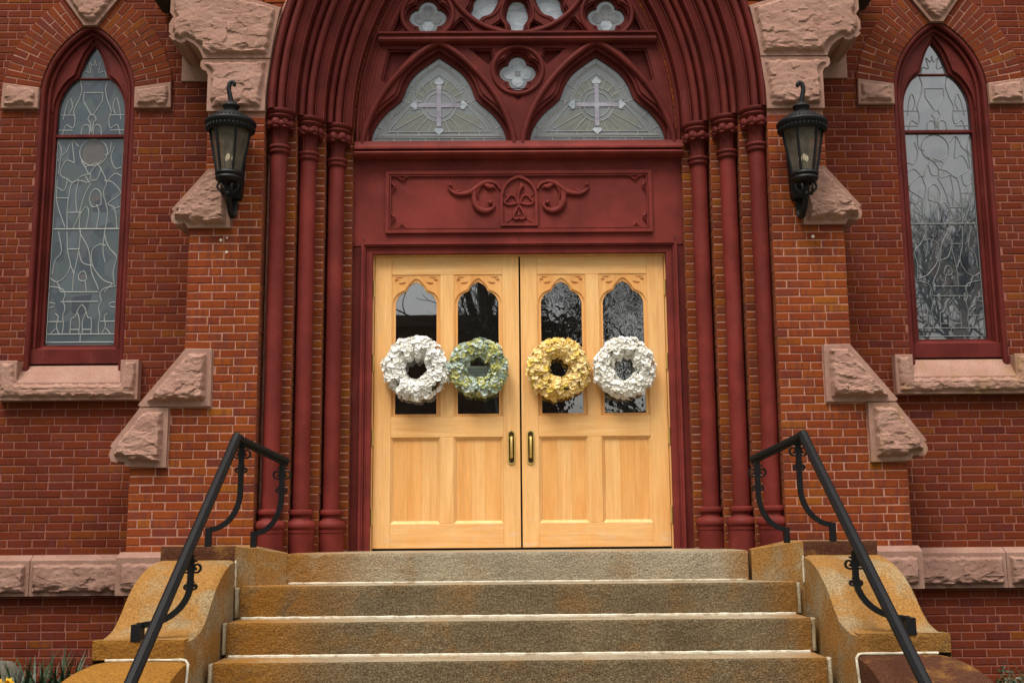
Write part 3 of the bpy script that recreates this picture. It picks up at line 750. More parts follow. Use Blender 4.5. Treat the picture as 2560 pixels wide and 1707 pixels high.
moulded_rail('transom_bar', [(.07, 4.57), (.03, 4.565), (-.005, 4.555), (-.005, 4.538), (.018, 4.530), (.018, 4.515), (.006, 4.505), (.002, 4.488), (.012, 4.470), (.03, 4.46), (.06, 4.452), (.07, 4.452)], -1.235, 1.235, ty, 'paint_dark')
moulded_rail('lower_rail', [(.11, 3.572), (.06, 3.560), (.035, 3.550), (.03, 3.515), (.022, 3.50), (.008, 3.490), (.008, 3.474), (.045, 3.470), (.045, 3.462), (.012, 3.452), (.002, 3.438), (.012, 3.422), (.04, 3.412), (.07, 3.405), (.11, 3.405)], -1.44, 1.44, ty, 'paint')
for i, q in enumerate(lights+quats+petals):
    mb = MB(); mb.board([offset(q, .008)], .150, .156); o = mb.build('pane', 'glass_tymp' if i < 5 else 'opal_white', ty, None, ox=AX)
    if i in (2, 3, 4):                               # opal petals of the quatrefoils
        cx, cz = ((0, 4.214), (-.805, 4.744), (.805, 4.744))[i-2]
        for a in range(4):
            mb = MB(); ca, sa = math.cos(a*PI/2), math.sin(a*PI/2)
            mb.board([ccw([(cx+.073*ca+.052*math.cos(b), cz+.073*sa+.052*math.sin(b)) for b in [2*PI*j/16 for j in range(16)]])], .146, .1495)
            mb.build('opal_petal', 'opal_white' if i == 2 or a == 3 else 'opal_grey', o, None, ox=AX)
        mb = MB(); mb.board([[(cx+.026*math.cos(b), cz+.026*math.sin(b)) for b in [2*PI*j/14 for j in range(14)]]], .143, .1455); mb.build('boss', 'opal_grey', o, None, ox=AX)
def came(mb, pts, y, r=.0032): mb.tube([(x, y, z) for x, z in pts], r, 5)
for li, s in enumerate((-1, 1)):
    cx = s*SX; cz = 3.922; mb = MB()
    inn = offset(LIGHT, -.060); inn = [(x+cx, z) for x, z in inn if z > 3.62]
    for d in (-.045, -.06):
        q = ccw(offset(LIGHT, d)); j0 = min(range(len(q)), key=lambda i: (q[i][1] > 3.66, -q[i][0])); 
        came(mb, [(x+cx, z) for x, z in q if z > 3.63], .147)
    for zz, hw in ((3.617, .575), (3.632, .56), (3.675, .45)): came(mb, [(cx-hw, zz), (cx+hw, zz)], .147)
    for x in (-.4, -.25, -.12, .0, .12, .25, .4): came(mb, [(cx+x, 3.578), (cx+x, 3.617)], .147)
    for x in (-.36, -.18, .18, .36): came(mb, [(cx+x, 3.632), (cx+x, 3.675)], .147)
    for r_ in (.115, .155): came(mb, [(cx+x, cz+z) for x, z in arc(0, 0, r_, 0, 2*PI, 36)], .1465)
    for a in range(0, 19):                           # rays
        b = R(a*20+10); r1 = .45 if math.sin(b) < -.25 else .25
        x1, z1 = cx+r1*math.cos(b), cz+r1*math.sin(b)
        if z1 < 3.675: k = (cz-3.675)/(cz-z1); x1, z1 = cx+(x1-cx)*k, 3.675
        came(mb, [(cx+.155*math.cos(b), cz+.155*math.sin(b)), (x1, z1)], .147)
    fan = [(-.44, 3.675), (-.42, 3.72), (-.36, 3.79), (-.30, 3.86), (-.24, 3.93), (-.20, 4.02), (-.14, 4.11), (-.06, 4.17), (0, 4.21)]
    came(mb, [(cx+x, z) for x, z in fan]+[(cx-x, z) for x, z in fan[::-1]][1:], .147)
    for q in ((.0, 4.36, .0, 4.30), (-.11, 4.28, -.07, 4.24), (.11, 4.28, .07, 4.24), (-.26, 4.11, -.2, 4.07), (.26, 4.11, .2, 4.07), (-.33, 3.97, -.25, 3.94), (.33, 3.97, .25, 3.94), (-.45, 3.86, -.41, 3.81), (.45, 3.86, .41, 3.81), (-.55, 3.72, -.5, 3.70), (.55, 3.72, .5, 3.70)):
        came(mb, [(cx+q[0], q[1]), (cx+q[2], q[3])], .147)
    mb.build('lead_cames', 'came', ty, None, ox=AX)
    mb = MB()                                        # coloured sectors
    for a in range(11):
        b0, b1 = R(-160+a*13), R(-160+a*13+11); p = [(cx+.16*math.cos(b0), cz+.16*math.sin(b0)), (cx+.40*math.cos(b0), max(3.68, cz+.40*math.sin(b0))), (cx+.40*math.cos(b1), max(3.68, cz+.40*math.sin(b1))), (cx+.16*math.cos(b1), cz+.16*math.sin(b1))]
        mb.prism(ccw(p), .1485, .1498)
    mb.build('amber_rays', 'opal_amber', ty, None, ox=AX)
    mb = MB()
    for a in range(7):
        b0, b1 = R(22+a*20), R(22+a*20+17); mb.prism(ccw([(cx+.16*math.cos(b0), cz+.16*math.sin(b0)), (cx+.235*math.cos(b0), cz+.235*math.sin(b0)), (cx+.235*math.cos(b1), cz+.235*math.sin(b1)), (cx+.16*math.cos(b1), cz+.16*math.sin(b1))]), .1485, .1498)
    mb.build('amber_rays', 'opal_amber', ty, None, ox=AX)
    a_ = .020; mb = MB(); mb.box(cx-.19, cx+.19, .1425, .1455, cz-a_, cz+a_); mb.box(cx-a_, cx+a_, .1415, .1455, cz-.20, cz+.19); cr = mb.build('cross', 'opal_lilac', ty, None, ox=AX)
    mb = MB()
    for dx, dz in ((-.215, 0), (.215, 0), (0, .215), (0, -.235)):
        ux, uz = (1 if dx > 0 else -1 if dx < 0 else 0), (1 if dz > 0 else -1 if dz < 0 else 0)
        p = [(-.02, -.03), (.0, -.045), (.015, -.03), (.045, 0), (.015, .03), (.0, .045), (-.02, .03)]
        mb.prism(ccw([(cx+dx+ux*u-uz*v, cz+dz+uz*u+ux*v) for u, v in p]), .141, .145)
    mb.build('cross_tip', 'opal_white', cr, None, ox=AX)

# ================================================================== DOOR SURROUND: panel above, casing, side boards
ds = thing('door_surround', (AX, .12, 0), 'red painted door surround with carved panel and moulded casing', 'door frame')
mb = MB(); mb.board([[(-1.45, 2.63), (1.45, 2.63), (1.45, 3.42), (-1.45, 3.42)]], .118, .165); mb.build('over_door_board', 'paint', ds, ox=AX)
for s in (-1, 1):
    mb = MB(); mb.box(s*1.36, s*1.45, .125, .5, -.02, 2.632); mb.build('side_board', 'paint_dark', ds, ox=AX)
cas = [(-1.372, 0), (-1.372, 2.648), (1.372, 2.648), (1.372, 0)]
def casing(o, i, y0, y1):
    return [(-o, 0), (-o, 2.562+(o-1.278)), (o, 2.562+(o-1.278)), (o, 0), (i, 0), (i, 2.562+(i-1.278)), (-i, 2.562+(i-1.278)), (-i, 0)]
for o, i, y0 in ((1.372, 1.278, .128), (1.372, 1.352, .092), (1.352, 1.338, .104), (1.326, 1.318, .121)):
    mb = MB(); mb.board([ccw(casing(o, i, 0, 0))], y0, .27 if o-i > .05 else .1282); mb.build('casing', 'paint', ds, ox=AX)
mb = MB(); mb.board([ccw(casing(1.2785, 1.266, 0, 0))], .185, .26); mb.build('wood_stop', 'wood_v', ds, ox=AX)
mb = MB(); mb.box(-1.27, 1.27, .16, .30, -.01, .014); mb.build('threshold', 'dark', ds, ox=AX)
mb = MB(); mb.box(-1.46, 1.46, .30, .5, -.02, 3.45); mb.build('backing_wall', 'dark', ds, ox=AX)
# raised panel frame
PX0, PX1, PZ0, PZ1 = -1.168, 1.168, 2.738, 3.298
for d0, d1, y0 in ((0, .030, .092), (.030, .038, .104), (.038, .046, .098)):
    mb = MB(); mb.board([[(PX0+d0, PZ0+d0), (PX1-d0, PZ0+d0), (PX1-d0, PZ1-d0), (PX0+d0, PZ1-d0)], [(PX0+d1, PZ0+d1), (PX1-d1, PZ0+d1), (PX1-d1, PZ1-d1), (PX0+d1, PZ1-d1)]], y0, .1182)
    mb.build('panel_frame', 'paint', ds, ox=AX)
for s in (-1, 1):                                    # little cusps in the corners of the frame
    for x, z, dx, dz in ((s*(PX1-.145), PZ1-.05, 0, -1), (s*(PX1-.145), PZ0+.05, 0, 1), (s*(PX1-.05), PZ1-.14, -s, 0), (s*(PX1-.05), PZ0+.14, -s, 0)):
        mb = MB(); t_ = (dz, -dx)
        for k in (-1, 1): mb.tube([(x+k*t_[0]*.055, .104, z+k*t_[1]*.055), (x+k*t_[0]*.03+dx*.006, .103, z+k*t_[1]*.03+dz*.006), (x+k*t_[0]*.006+dx*.03, .102, z+k*t_[1]*.006+dz*.03)], [.004, .006, .010], 6)
        mb.build('corner_cusp', 'paint', ds, 60, ox=AX)
# carved shield with trefoil cross and scrolls
_a = arc(-.0316, 3.06, .1946, 0, math.acos(.0316/.1946), 8)
sh = ccw([(-.163, 2.795), (.163, 2.795)]+_a+[(-x, z) for x, z in _a[::-1]][1:])
mb = MB(); mb.board([sh, offset(sh, -.022)], .086, .1182); s_o = mb.build('shield', 'paint', ds, ox=AX)
mb = MB(); mb.board([offset(sh, -.021)], .108, .1181); mb.build('shield_field', 'paint', s_o, ox=AX)
mb = MB()
for k in (-1, 1):
    lp = spline([(k*.010, 3.005), (k*.030, 3.050), (k*.062, 3.068), (k*.090, 3.052), (k*.105, 3.030), (k*.124, 3.012), (k*.112, 2.990), (k*.075, 2.984), (k*.035, 2.992), (k*.010, 3.0)], 5)
    mb.tube([(q[0], .102, q[1]+.006) for q in lp], .012, 6)
lp = spline([(0, 2.985), (-.022, 2.945), (-.046, 2.895), (-.046, 2.868), (-.022, 2.858), (0, 2.868), (.022, 2.858), (.046, 2.868), (.046, 2.895), (.022, 2.945), (0, 2.985)], 5)
mb.tube([(q[0], .102, q[1]) for q in lp], .013, 6)
mb.tube([(0, .108, 2.97), (0, .106, 2.89)], [.006, .012], 6)
mb.tube([(0, .100, 2.99), (-.006, .098, 3.08), (.012, .098, 3.13), (.03, .1, 3.155)], [.013, .014, .020, .024], 6)
mb.tube([(.03, .1, 3.15), (.012, .1, 3.19)], [.02, .005], 6)
for a in ((.05, 2.87, .115, 2.83), (-.05, 2.87, -.115, 2.83), (.10, 3.06, .14, 3.09), (-.10, 3.06, -.14, 3.09)): mb.tube([(a[0], .105, a[1]), (a[2], .105, a[3])], .004, 5)
mb.build('trefoil_cross', 'paint', s_o, 60, ox=AX)
for s in (-1, 1):
    mb = MB()
    def sc(pts, rad, a=.25, b=.25):
        q = spline([(x, z) for x, z in pts], 6); n = len(q); mb.tube([(s*p[0], .106, p[1]) for p in q], [rad*(a+(1-a)*min(1, 3*i/n) if i < n/2 else b+(1-b)*min(1, 2.2*(n-1-i)/n)) for i in range(n)], 8, (.75, 1.))
    sc([(.160, 3.13), (.195, 3.178), (.25, 3.198), (.31, 3.188), (.37, 3.145), (.42, 3.108), (.49, 3.088), (.55, 3.092), (.592, 3.118), (.612, 3.150), (.603, 3.172)], .024, .5, .4)
    sc([(.352, 3.165), (.385, 3.11), (.392, 3.05), (.38, 2.99), (.345, 2.948), (.29, 2.932), (.24, 2.952), (.220, 2.985), (.232, 3.012)], .029, .5, .45)
    sc([(.315, 3.185), (.345, 3.14), (.362, 3.10), (.355, 3.05)], .013)
    sc([(.32, 3.180), (.285, 3.168), (.255, 3.150), (.228, 3.155), (.205, 3.135)], .026)
    sc([(.44, 3.12), (.415, 3.095), (.405, 3.065)], .022); sc([(.56, 3.095), (.53, 3.112), (.50, 3.115)], .016); sc([(.385, 3.03), (.36, 3.0), (.345, 2.96)], .018)
    mb.sphere((s*.250, .098, 3.006), .024, 8, 6); mb.sphere((s*.600, .098, 3.168), .017, 8, 6)
    mb.build('scroll', 'paint', ds, 60, ox=AX)
for x, z in ((-1.37, 3.37), (1.39, 3.37), (-1.36, 2.70), (1.36, 2.70), (.0, 2.685)):
    mb = MB(); mb.tube([(x, .118, z), (x, .108, z-.004), (x+.004, .105, z-.018)], .004, 5); mb.build('hook', 'dark', ds, ox=AX)

# ================================================================== DOORS
DY = .20
def trefoil_arch(cx, z0, zs, hw, za, n=5):
    h = [(hw, zs), (hw*.985, zs+.045), (hw*.80, zs+.105), (hw*.47, zs+.140)]; g = [(hw*.47, zs+.140), (hw*.33, zs+.185), (hw*.12, za-.012), (0, za)]
    k = [tuple(q) for q in spline(h, n)]+[tuple(q) for q in spline(g, n)][1:]
    return ccw([(cx+hw, z0)]+[(cx+x, z) for x, z in k]+[(cx-x, z) for x, z in k[::-1]][1:]+[(cx-hw, z0)])
def door(side, root):
    B = lambda n, m, *a, y0=DY, y1=DY+.045, par=root, **k: MB().bbox(a[0], a[1], y0, y1, a[2], a[3], .003).build(n, m, par, None, side, ox=AX)
    zt, zb = 2.548, .034
    B('stile', 'wood_v', .0075, .152, zb, zt); B('stile', 'wood_v', 1.114, 1.262, zb, zt)
    B('rail', 'wood_h', .1525, 1.1135, 2.386, zt); B('rail', 'wood_h', .1525, 1.1135, .966, 1.140); B('rail', 'wood_h', .1525, 1.1135, zb, .238)
    B('mullion', 'wood_v', .574, .692, 1.1405, 2.3855); B('mullion', 'wood_v', .574, .692, .2385, .9655)
    for cx in (.363, .903):
        # glazed arch: two stepped boards, carved spandrels, glass
        o = trefoil_arch(cx, 1.1405, 2.115, .205, 2.356); x0, x1 = cx-.2105, cx+.2105
        out = [(x0, 1.1405), (x1, 1.1405), (x1, 2.3855), (x0, 2.3855)]
        hole = [(x, max(z, 1.150)) for x, z in o]
        tri = []
        for s in (-1, 1):
            tri.append(ccw([(cx+s*.185, 2.368), (cx+s*.105, 2.368), (cx+s*.150, 2.352)])); tri.append(ccw([(cx+s*.185, 2.352), (cx+s*.150, 2.345), (cx+s*.188, 2.31)]))
            tri.append(ccw([(cx+s*.155, 2.315), (cx+s*.085, 2.325), (cx+s*.120, 2.285)]))
        mb = MB(); mb.board([out, ccw(trefoil_arch(cx, 1.148, 2.115, .203, 2.356))]+tri, DY+.006, DY+.022); f = mb.build('arch_frame', 'wood_v2', root, None, side, ox=AX)
        mb = MB(); mb.board([[(x0, 1.1405), (x1, 1.1405), (x1, 2.3855), (x0, 2.3855)], trefoil_arch(cx, 1.167, 2.105, .178, 2.327)], DY+.016, DY+.04); mb.build('arch_moulding', 'wood_v2', f, None, side, ox=AX)
        mb = MB(); mb.board([offset(trefoil_arch(cx, 1.167, 2.105, .178, 2.327), .006)], DY+.028, DY+.034); mb.build('pane', 'glass_door' if side < 0 else 'glass_door_r', root, None, side, ox=AX)
        # lower panel with bevelled moulding
        a0, a1, z0, z1 = cx-.2105, cx+.2105, .2385, .9655; m = .026
        mb = MB(); q = [(a0, z0), (a1, z0), (a1, z1), (a0, z1)]; qi = [(a0+m, z0+m), (a1-m, z0+m), (a1-m, z1-m), (a0+m, z1-m)]
        mb.add([(x, DY+.002, z) for x, z in q]+[(x, DY+.026, z) for x, z in qi], [(i, (i+1) % 4, 4+(i+1) % 4, 4+i) for i in range(4)]); mo = mb.build('panel_moulding', 'wood_v', root, None, side, ox=AX)
        k0 = a0+m
        for j, wd in enumerate((.13, .12, .119)):    # panel glued up from boards
            mb = MB(); mb.bbox(k0+.0004, k0+wd-.0004, DY+.023, DY+.042, z0+m-.004, z1-m+.004, .0006); mb.build('panel_board', ('wood_v2', 'wood_v', 'wood_v2')[(j+(cx > .5)) % 3], mo, None, side, ox=AX); k0 += wd
    # pull handle
    px, pz = .082, .876
    pl = [(px-.030, pz-.120), (px-.022, pz-.135), (px-.010, pz-.139), (px, pz-.146), (px+.010, pz-.139), (px+.022, pz-.135), (px+.030, pz-.120), (px+.030, pz+.120), (px+.022, pz+.135), (px+.010, pz+.139), (px, pz+.146), (px-.010, pz+.139), (px-.022, pz+.135), (px-.030, pz+.120)]
    mb = MB(); mb.board([offset(pl, .003), offset(pl, -.008)], DY-.009, DY+.002); hp = mb.build('handle_plate', 'brass', root, None, side, ox=AX)
    mb = MB(); mb.board([offset(pl, -.0075)], DY-.004, DY+.001); mb.build('plate_face', 'brass_dark', hp, None, side, ox=AX)
    mb = MB(); mb.tube([(px, DY-.004, pz+.080), (px, DY-.035, pz+.080), (px, DY-.048, pz+.068), (px, DY-.048, pz-.068), (px, DY-.035, pz-.082), (px, DY-.004, pz-.082)], [.014, .014, .011, .010, .012, .014], 10); mb.build('handle', 'brass', hp, 50, side, ox=AX)
    for z in (2.26, 1.61, .965, .30):
        mb = MB(); mb.tube([(1.268, DY-.014, z-.07), (1.268, DY-.014, z+.07)], .011, 8); mb.box(1.262, 1.276, DY-.002, DY+.002, z-.065, z+.065); mb.build('hinge', 'brass', root, 50, side, ox=AX)
dl = thing('door', (AX-.63, DY, .03), 'pale oak left door leaf hung with the white and the green wreath', 'door', 'oak double door leaves')
door(-1, dl)
dr = thing('door', (AX+.63, DY, .03), 'pale oak right door leaf hung with the yellow and the cream white wreath', 'door', 'oak double door leaves')
door(1, dr)
ns = thing('notice', (-.345, .222, 1.53), 'small grey paper notice with printed lines behind the green wreath', 'notice')
MB().box(-.43, -.26, .2235, .2245, 1.455, 1.582).build('sheet', 'paper', ns)
for i, tx in enumerate(('Due to Covid', 'Restrictions &', 'Safety,')):
    cu = bpy.data.curves.new('lettering', 'FONT'); cu.body = tx; cu.size = .026; cu.align_x = 'CENTER'
    tmp = bpy.data.objects.new('tmp', cu); col.objects.link(tmp); bpy.context.view_layer.update()
    me = bpy.data.meshes.new_from_object(tmp.evaluated_get(bpy.context.evaluated_depsgraph_get())); bpy.data.objects.remove(tmp)
    me.transform(Matrix.Translation((-.345, .2228, 1.545-.024*i)) @ Matrix.Rotation(PI/2, 4, 'X')); me.materials.clear(); me.materials.append(M['ink'])
    place('lettering', me, ns)

# ================================================================== WREATHS
def floret_mesh(mat, seed):
    r_ = random.Random(seed); mb = MB()
    for k in range(4):
        a = k*PI/2+r_.uniform(-.15, .15); L = .0275*r_.uniform(.82, 1.18); wd = .0155*r_.uniform(.82, 1.18); cup = r_.uniform(.004, .014)
        ca, sa = math.cos(a), math.sin(a); pts = [(.002, 0, 0), (L*.45, -wd, cup*.6), (L*.85, -wd*.75, cup), (L, 0, cup*.8-r_.uniform(0, .008)), (L*.85, wd*.75, cup), (L*.45, wd, cup*.6), (L*.55, 0, cup*.15)]
        vs = [(x*ca-y*sa, x*sa+y*ca, z) for x, y, z in pts]; mb.add(vs, [(0, 1, 6), (1, 2, 6), (2, 3, 6), (3, 4, 6), (4, 5, 6), (5, 0, 6)])
    return mb
def wreath(cx, cz, R0, r0, mat, label, seed, slump=0):
    root = thing('wreath', (cx, .19, cz), label, 'wreath', 'door wreaths'); r_ = random.Random(seed); y0 = DY-.075
    mb = MB(); mb.tube([(cx+R0*math.cos(a), DY-.06, cz+R0*math.sin(a)) for a in [2*PI*i/40 for i in range(40)]], r0*.55, 10, closed=True); mb.build('ring', 'backing', root, 60)
    protos = [floret_mesh(mat, seed*10+i) for i in range(8)]; meshes = [p.mesh('floret', mat) for p in protos]
    N = 580; fill = MB(); ga = 2.399963
    for i in range(N):
        u = 2*PI*((i*.61803398875) % 1); v = -PI*.62+PI*1.24*((i+.5)/N+0) if False else R(r_.uniform(-112, 112))
        lump = 1+.26*noise.noise(Vector((math.cos(u)*3, math.sin(u)*3, seed*3.1)))+.16*noise.noise(Vector((math.cos(u)*7, math.sin(u)*7, v)))
        rr = r0*lump*r_.uniform(.80, 1.10); R1 = R0*(1+.05*noise.noise(Vector((math.cos(u)*1.5, math.sin(u)*1.5, seed*9.7))))
        er = Vector((math.cos(u), 0, math.sin(u)*(1-.02*slump))); nrm = er*math.sin(v)+Vector((0, -1, 0))*math.cos(v)
        p = Vector((cx, y0, cz))+er*R1+nrm*rr*Vector((1, .72, 1)).x
        p.y = min(p.y, DY-.012)
        nn = (nrm+Vector((r_.uniform(-.45, .45), r_.uniform(-.5, .1), r_.uniform(-.2, .75)))).normalized()
        q = nn.to_track_quat('Z', 'Y') @ Matrix.Rotation(r_.uniform(0, 2*PI), 3, 'Z').to_quaternion(); s = r_.uniform(.92, 1.25)
        if i < 300:
            o = place('floret', meshes[i % 8], root, p); o.rotation_mode = 'QUATERNION'; o.rotation_quaternion = q; o.scale = (s, s, s)
        else:
            mt = Matrix.Translation(p) @ q.to_matrix().to_4x4() @ Matrix.Scale(s, 4); pr = protos[i % 8]; fill.add([mt @ Vector(x) for x in pr.v], pr.f)
    fill.build('florets', mat, root, kind='stuff')
wreath(-.872, 1.552, .186, .078, 'petal_white', 'white hydrangea wreath on the left door, leftmost of four', 3)
wreath(-.338, 1.550, .176, .068, 'petal_green', 'blue green and yellow hydrangea wreath on the left door', 4)
wreath(.352, 1.543, .180, .079, 'petal_yellow', 'golden yellow hydrangea wreath on the right door', 5)
wreath(.918, 1.540, .182, .071, 'petal_cream', 'creamy white hydrangea wreath on the right door, rightmost of four', 6)

# ================================================================== LANCET WINDOWS
GO = .135
def lancet_window(side, root):
    out = lancet(.423, WS, 1.60, WCO+.003, WR+.006, 16); P = lambda lp: [(x+WC, z) for x, z in lp]
    h = [(.300, 3.84), (.291, 3.93), (.262, 4.02), (.205, 4.115), (.140, 4.172)]; g = [(.128, 4.185), (.102, 4.275), (.060, 4.385), (0, 4.48)]
    hh = [tuple(q) for q in spline(h, 4)]+[tuple(q) for q in spline(g, 4)]
    gl = ccw([(.300, 1.768)]+hh+[(-x, z) for x, z in hh[::-1]][1:]+[(-.300, 1.768)])
    mb = MB(); mb.board([P(out), P(gl)], .098, .15); mb.build('frame', 'paint_dark', root, None, side)
    mb = MB(); mb.board([P(lancet(.41, WS, 1.62, WCO, WR-.012, 16)), P(offset(gl, .028))], .074, .0982); mb.build('frame', 'paint_dark', root, None, side)
    mb = MB(); mb.board([P(lancet(.405, WS, 1.64, WCO, WR-.016, 16)), P(lancet(.352, WS, 1.70, WCO, WR-.07, 16))], .050, .0742); mb.build('frame', 'paint_dark', root, None, side)
    for d, y, r_ in ((.022, .022, .026), (.068, .052, .016)):
        q = lancet(.423-d, WS, 1.54 if d < .03 else 1.66, WCO, WR+.003-d, 16); q = q[1:]+q[:1]
        mb = MB(); mb.tube([(x+WC, y, z) for x, z in q], r_, 10); mb.build('jamb_roll', 'paint_dark', root, 60, side)
    q = offset(gl, .034); mb = MB(); mb.tube([(x+WC, .076, z) for x, z in q if z > 1.77], .011, 6); mb.build('cusp_roll', 'paint_dark', root, 60, side)
    mb = MB(); mb.prism_x([(.13, 1.768), (.06, 1.735), (.035, 1.722), (.035, 1.60), (.13, 1.60)], WC-.40, WC+.40); mb.build('sub_sill', 'paint_dark', root, None, side)
    mb = MB(); mb.box(WC-.302, WC+.302, .105, .14, 3.628, 3.652); mb.build('glazing_bar', 'paint_dark', root, None, side)
    mb = MB(); mb.box(WC-.135, WC+.135, .115, .14, 4.172, 4.182); mb.build('glazing_bar', 'paint_dark', root, None, side)
    gm = 'glass_leaded' if side < 0 else 'glass_leaded_r'
    lo = [(-.305, 1.76), (.305, 1.76), (.305, 3.64), (-.305, 3.64)]; up = [(x, z) for x, z in offset(gl, .005) if 3.642 < z < 4.180]; up = ccw([(-.305, 3.641), (.305, 3.641)]+sorted([q for q in up if q[0] > 0], key=lambda q: q[1])+sorted([q for q in up if q[0] < 0], key=lambda q: -q[1]))
    tp = ccw([q for q in offset(gl, .005) if q[1] > 4.178])
    for lp in (lo, up, tp):
        mb = MB(); mb.board([P(lp)], GO, GO+.005); mb.build('pane', gm, root, None, side)
    # leading of a standing figure, drawn in frame units u (-1..1), z in metres
    mb = MB(); y = GO-.002
    def C(pts, sm=True, r=.0040):
        pts = [(WC+side*-1*u*.30*(-1 if side < 0 else -1) if False else WC+u*.30, z) for u, z in pts]
        q = [tuple(p) for p in spline(pts, 4)] if sm and len(pts) > 2 else pts; came(mb, q, y, r)
    C([(-.98, 1.80), (.98, 1.80)], False); C([(-.98, 1.87), (.98, 1.87)], False); C([(0, 1.80), (0, 1.87)], False); C([(-.97, 1.79), (-.97, 3.62)], False); C([(.97, 1.79), (.97, 3.62)], False)
    C([(-.45, 2.24), (.62, 2.24)], False); C([(-.45, 2.155), (.62, 2.155)], False); C([(-.97, 2.80), (.97, 2.80)], False, .006)
    for s in (-1, 1):
        C([(s*.52, 1.875), (s*.50, 1.95), (s*.53, 2.03), (s*.48, 2.10), (s*.55, 2.16), (s*.50, 2.22), (s*.62, 2.27), (s*.95, 2.29)])
        C([(s*.97, 2.10), (s*.80, 2.11), (s*.78, 2.14), (s*.95, 2.15)], False); C([(s*.97, 1.98), (s*.55, 1.98)], False)
        C([(s*.30, 1.875), (s*.29, 2.0), (s*.18, 2.02), (s*.10, 2.09), (0, 2.13)]); C([(s*.05, 1.875), (s*.04, 1.98), (s*.12, 2.06)]); C([(s*.29, 1.91), (s*.05, 1.91)], False)
        C([(s*.62, 1.875), (s*.70, 1.94), (s*.66, 2.02), (s*.75, 2.05)]); C([(s*.85, 1.875), (s*.72, 1.92)])
    # robes
    C([(-.90, 2.30), (-.85, 2.42), (-.92, 2.55), (-.70, 2.63), (-.55, 2.75), (-.60, 2.95), (-.45, 3.12), (-.52, 3.22), (-.35, 3.34), (-.20, 3.40)])
    C([(-.85, 2.31), (-.55, 2.35), (-.25, 2.47), (-.20, 2.60), (-.40, 2.66), (-.60, 2.65)]); C([(-.45, 2.26), (-.40, 2.30), (-.22, 2.42), (-.10, 2.62), (.18, 2.78), (.20, 2.95)])
    C([(.30, 2.25), (.28, 2.40), (.18, 2.60), (.15, 2.80)]); C([(.55, 2.78), (.50, 2.60), (.40, 2.48), (.52, 2.38), (.75, 2.33), (.95, 2.36)]); C([(.90, 2.40), (.85, 2.52), (.68, 2.60), (.80, 2.78)])
    C([(-.10, 2.36), (-.02, 2.42), (.10, 2.41), (.15, 2.37), (.08, 2.34), (-.05, 2.34), (-.10, 2.36)])
    C([(-.55, 2.80), (-.52, 2.62), (-.60, 2.50)]); C([(.0, 2.80), (-.05, 2.95), (.05, 3.0), (.22, 2.93), (.10, 3.10), (-.08, 3.22)])
    C([(-.90, 2.80), (-.80, 2.98), (-.60, 3.03), (-.95, 3.12), (-.70, 3.22), (-.45, 3.24)]); C([(.55, 2.80), (.58, 3.0), (.50, 3.2), (.30, 3.24), (.05, 3.22)]); C([(.62, 2.82), (.90, 3.05), (.92, 3.25)])
    C([(-.40, 3.02), (-.15, 3.0), (-.05, 3.08), (-.18, 3.16), (-.36, 3.13), (-.40, 3.02)]); C([(.55, 3.08), (.93, 3.08)], False); C([(.15, 2.95), (.55, 2.95)], False)
    C([(-.05, 3.30), (.20, 3.28), (.45, 3.22), (.62, 3.25), (.85, 3.30), (.70, 3.42), (.45, 3.40)]); C([(-.35, 3.35), (-.25, 3.25), (-.08, 3.24)]); C([(.10, 3.28), (-.02, 3.22), (-.05, 3.30)])
    came(mb, [(WC-.03+.122*math.cos(a), 3.495+.122*math.sin(a)) for a in [2*PI*i/30 for i in range(31)]], y, .0045)
    C([(-.35, 3.42), (-.15, 3.36), (.0, 3.30), (.12, 3.36), (.25, 3.42)]); C([(-.95, 3.36), (-.75, 3.35), (-.62, 3.45), (-.70, 3.55)]); C([(.35, 3.55), (.55, 3.60), (.70, 3.50), (.85, 3.45), (.90, 3.3)]); C([(-.6, 3.62), (-.58, 3.5), (-.42, 3.47)]); C([(.95, 3.6), (.85, 3.5), (.93, 3.42)])
    for a in (((-.93, 2.55), (-.70, 2.63)), ((-.75, 2.98), (-.97, 3.0)), ((.22, 2.93), (.38, 2.80)), ((.40, 2.48), (.28, 2.40)), ((-.25, 2.47), (.05, 2.50), (.18, 2.60)), ((-.30, 2.80), (-.35, 2.95), (-.25, 3.02)), ((.30, 3.24), (.35, 3.10), (.30, 2.95)), ((.62, 3.25), (.70, 3.15), (.92, 3.18)), ((-.52, 3.22), (-.75, 3.30), (-.95, 3.28)), ((-.10, 2.25), (-.05, 2.34)), ((.62, 2.24), (.75, 2.33)), ((-.62, 2.24), (-.85, 2.31)), ((.15, 2.62), (.50, 2.62)), ((-.02, 3.62), (0, 3.617)), ((-.20, 3.40), (.12, 3.36)), ((.45, 3.40), (.55, 3.60))): C(list(a))
    # upper canopy
    for s in (-1, 1):
        C([(s*.97, 3.70), (s*.55, 3.70)], False); C([(s*.85, 3.66), (s*.75, 3.75), (s*.55, 3.72), (s*.50, 3.80), (s*.55, 3.88), (s*.42, 3.98), (s*.35, 4.08), (s*.40, 4.15), (s*.38, 4.17)])
        C([(s*.28, 4.05), (s*.28, 3.97), (0.03*s, 3.84)], False); C([(s*.95, 3.84), (s*.50, 3.84)], False); C([(s*.85, 3.80), (s*.78, 3.93), (s*.68, 4.0), (s*.60, 3.92), (s*.68, 3.85)]); C([(s*.30, 3.66), (s*.25, 3.74), (s*.08, 3.74), (s*.05, 3.66)])
        C([(s*.36, 4.19), (s*.30, 4.25), (s*.12, 4.24), (s*.18, 4.34), (s*.05, 4.30), (0, 4.36)])
    C([(-.28, 4.05), (.28, 4.05)], False); C([(-.06, 3.84), (-.12, 3.80), (-.05, 3.77), (0, 3.68), (.05, 3.77), (.12, 3.80), (.06, 3.84), (-.06, 3.84)])
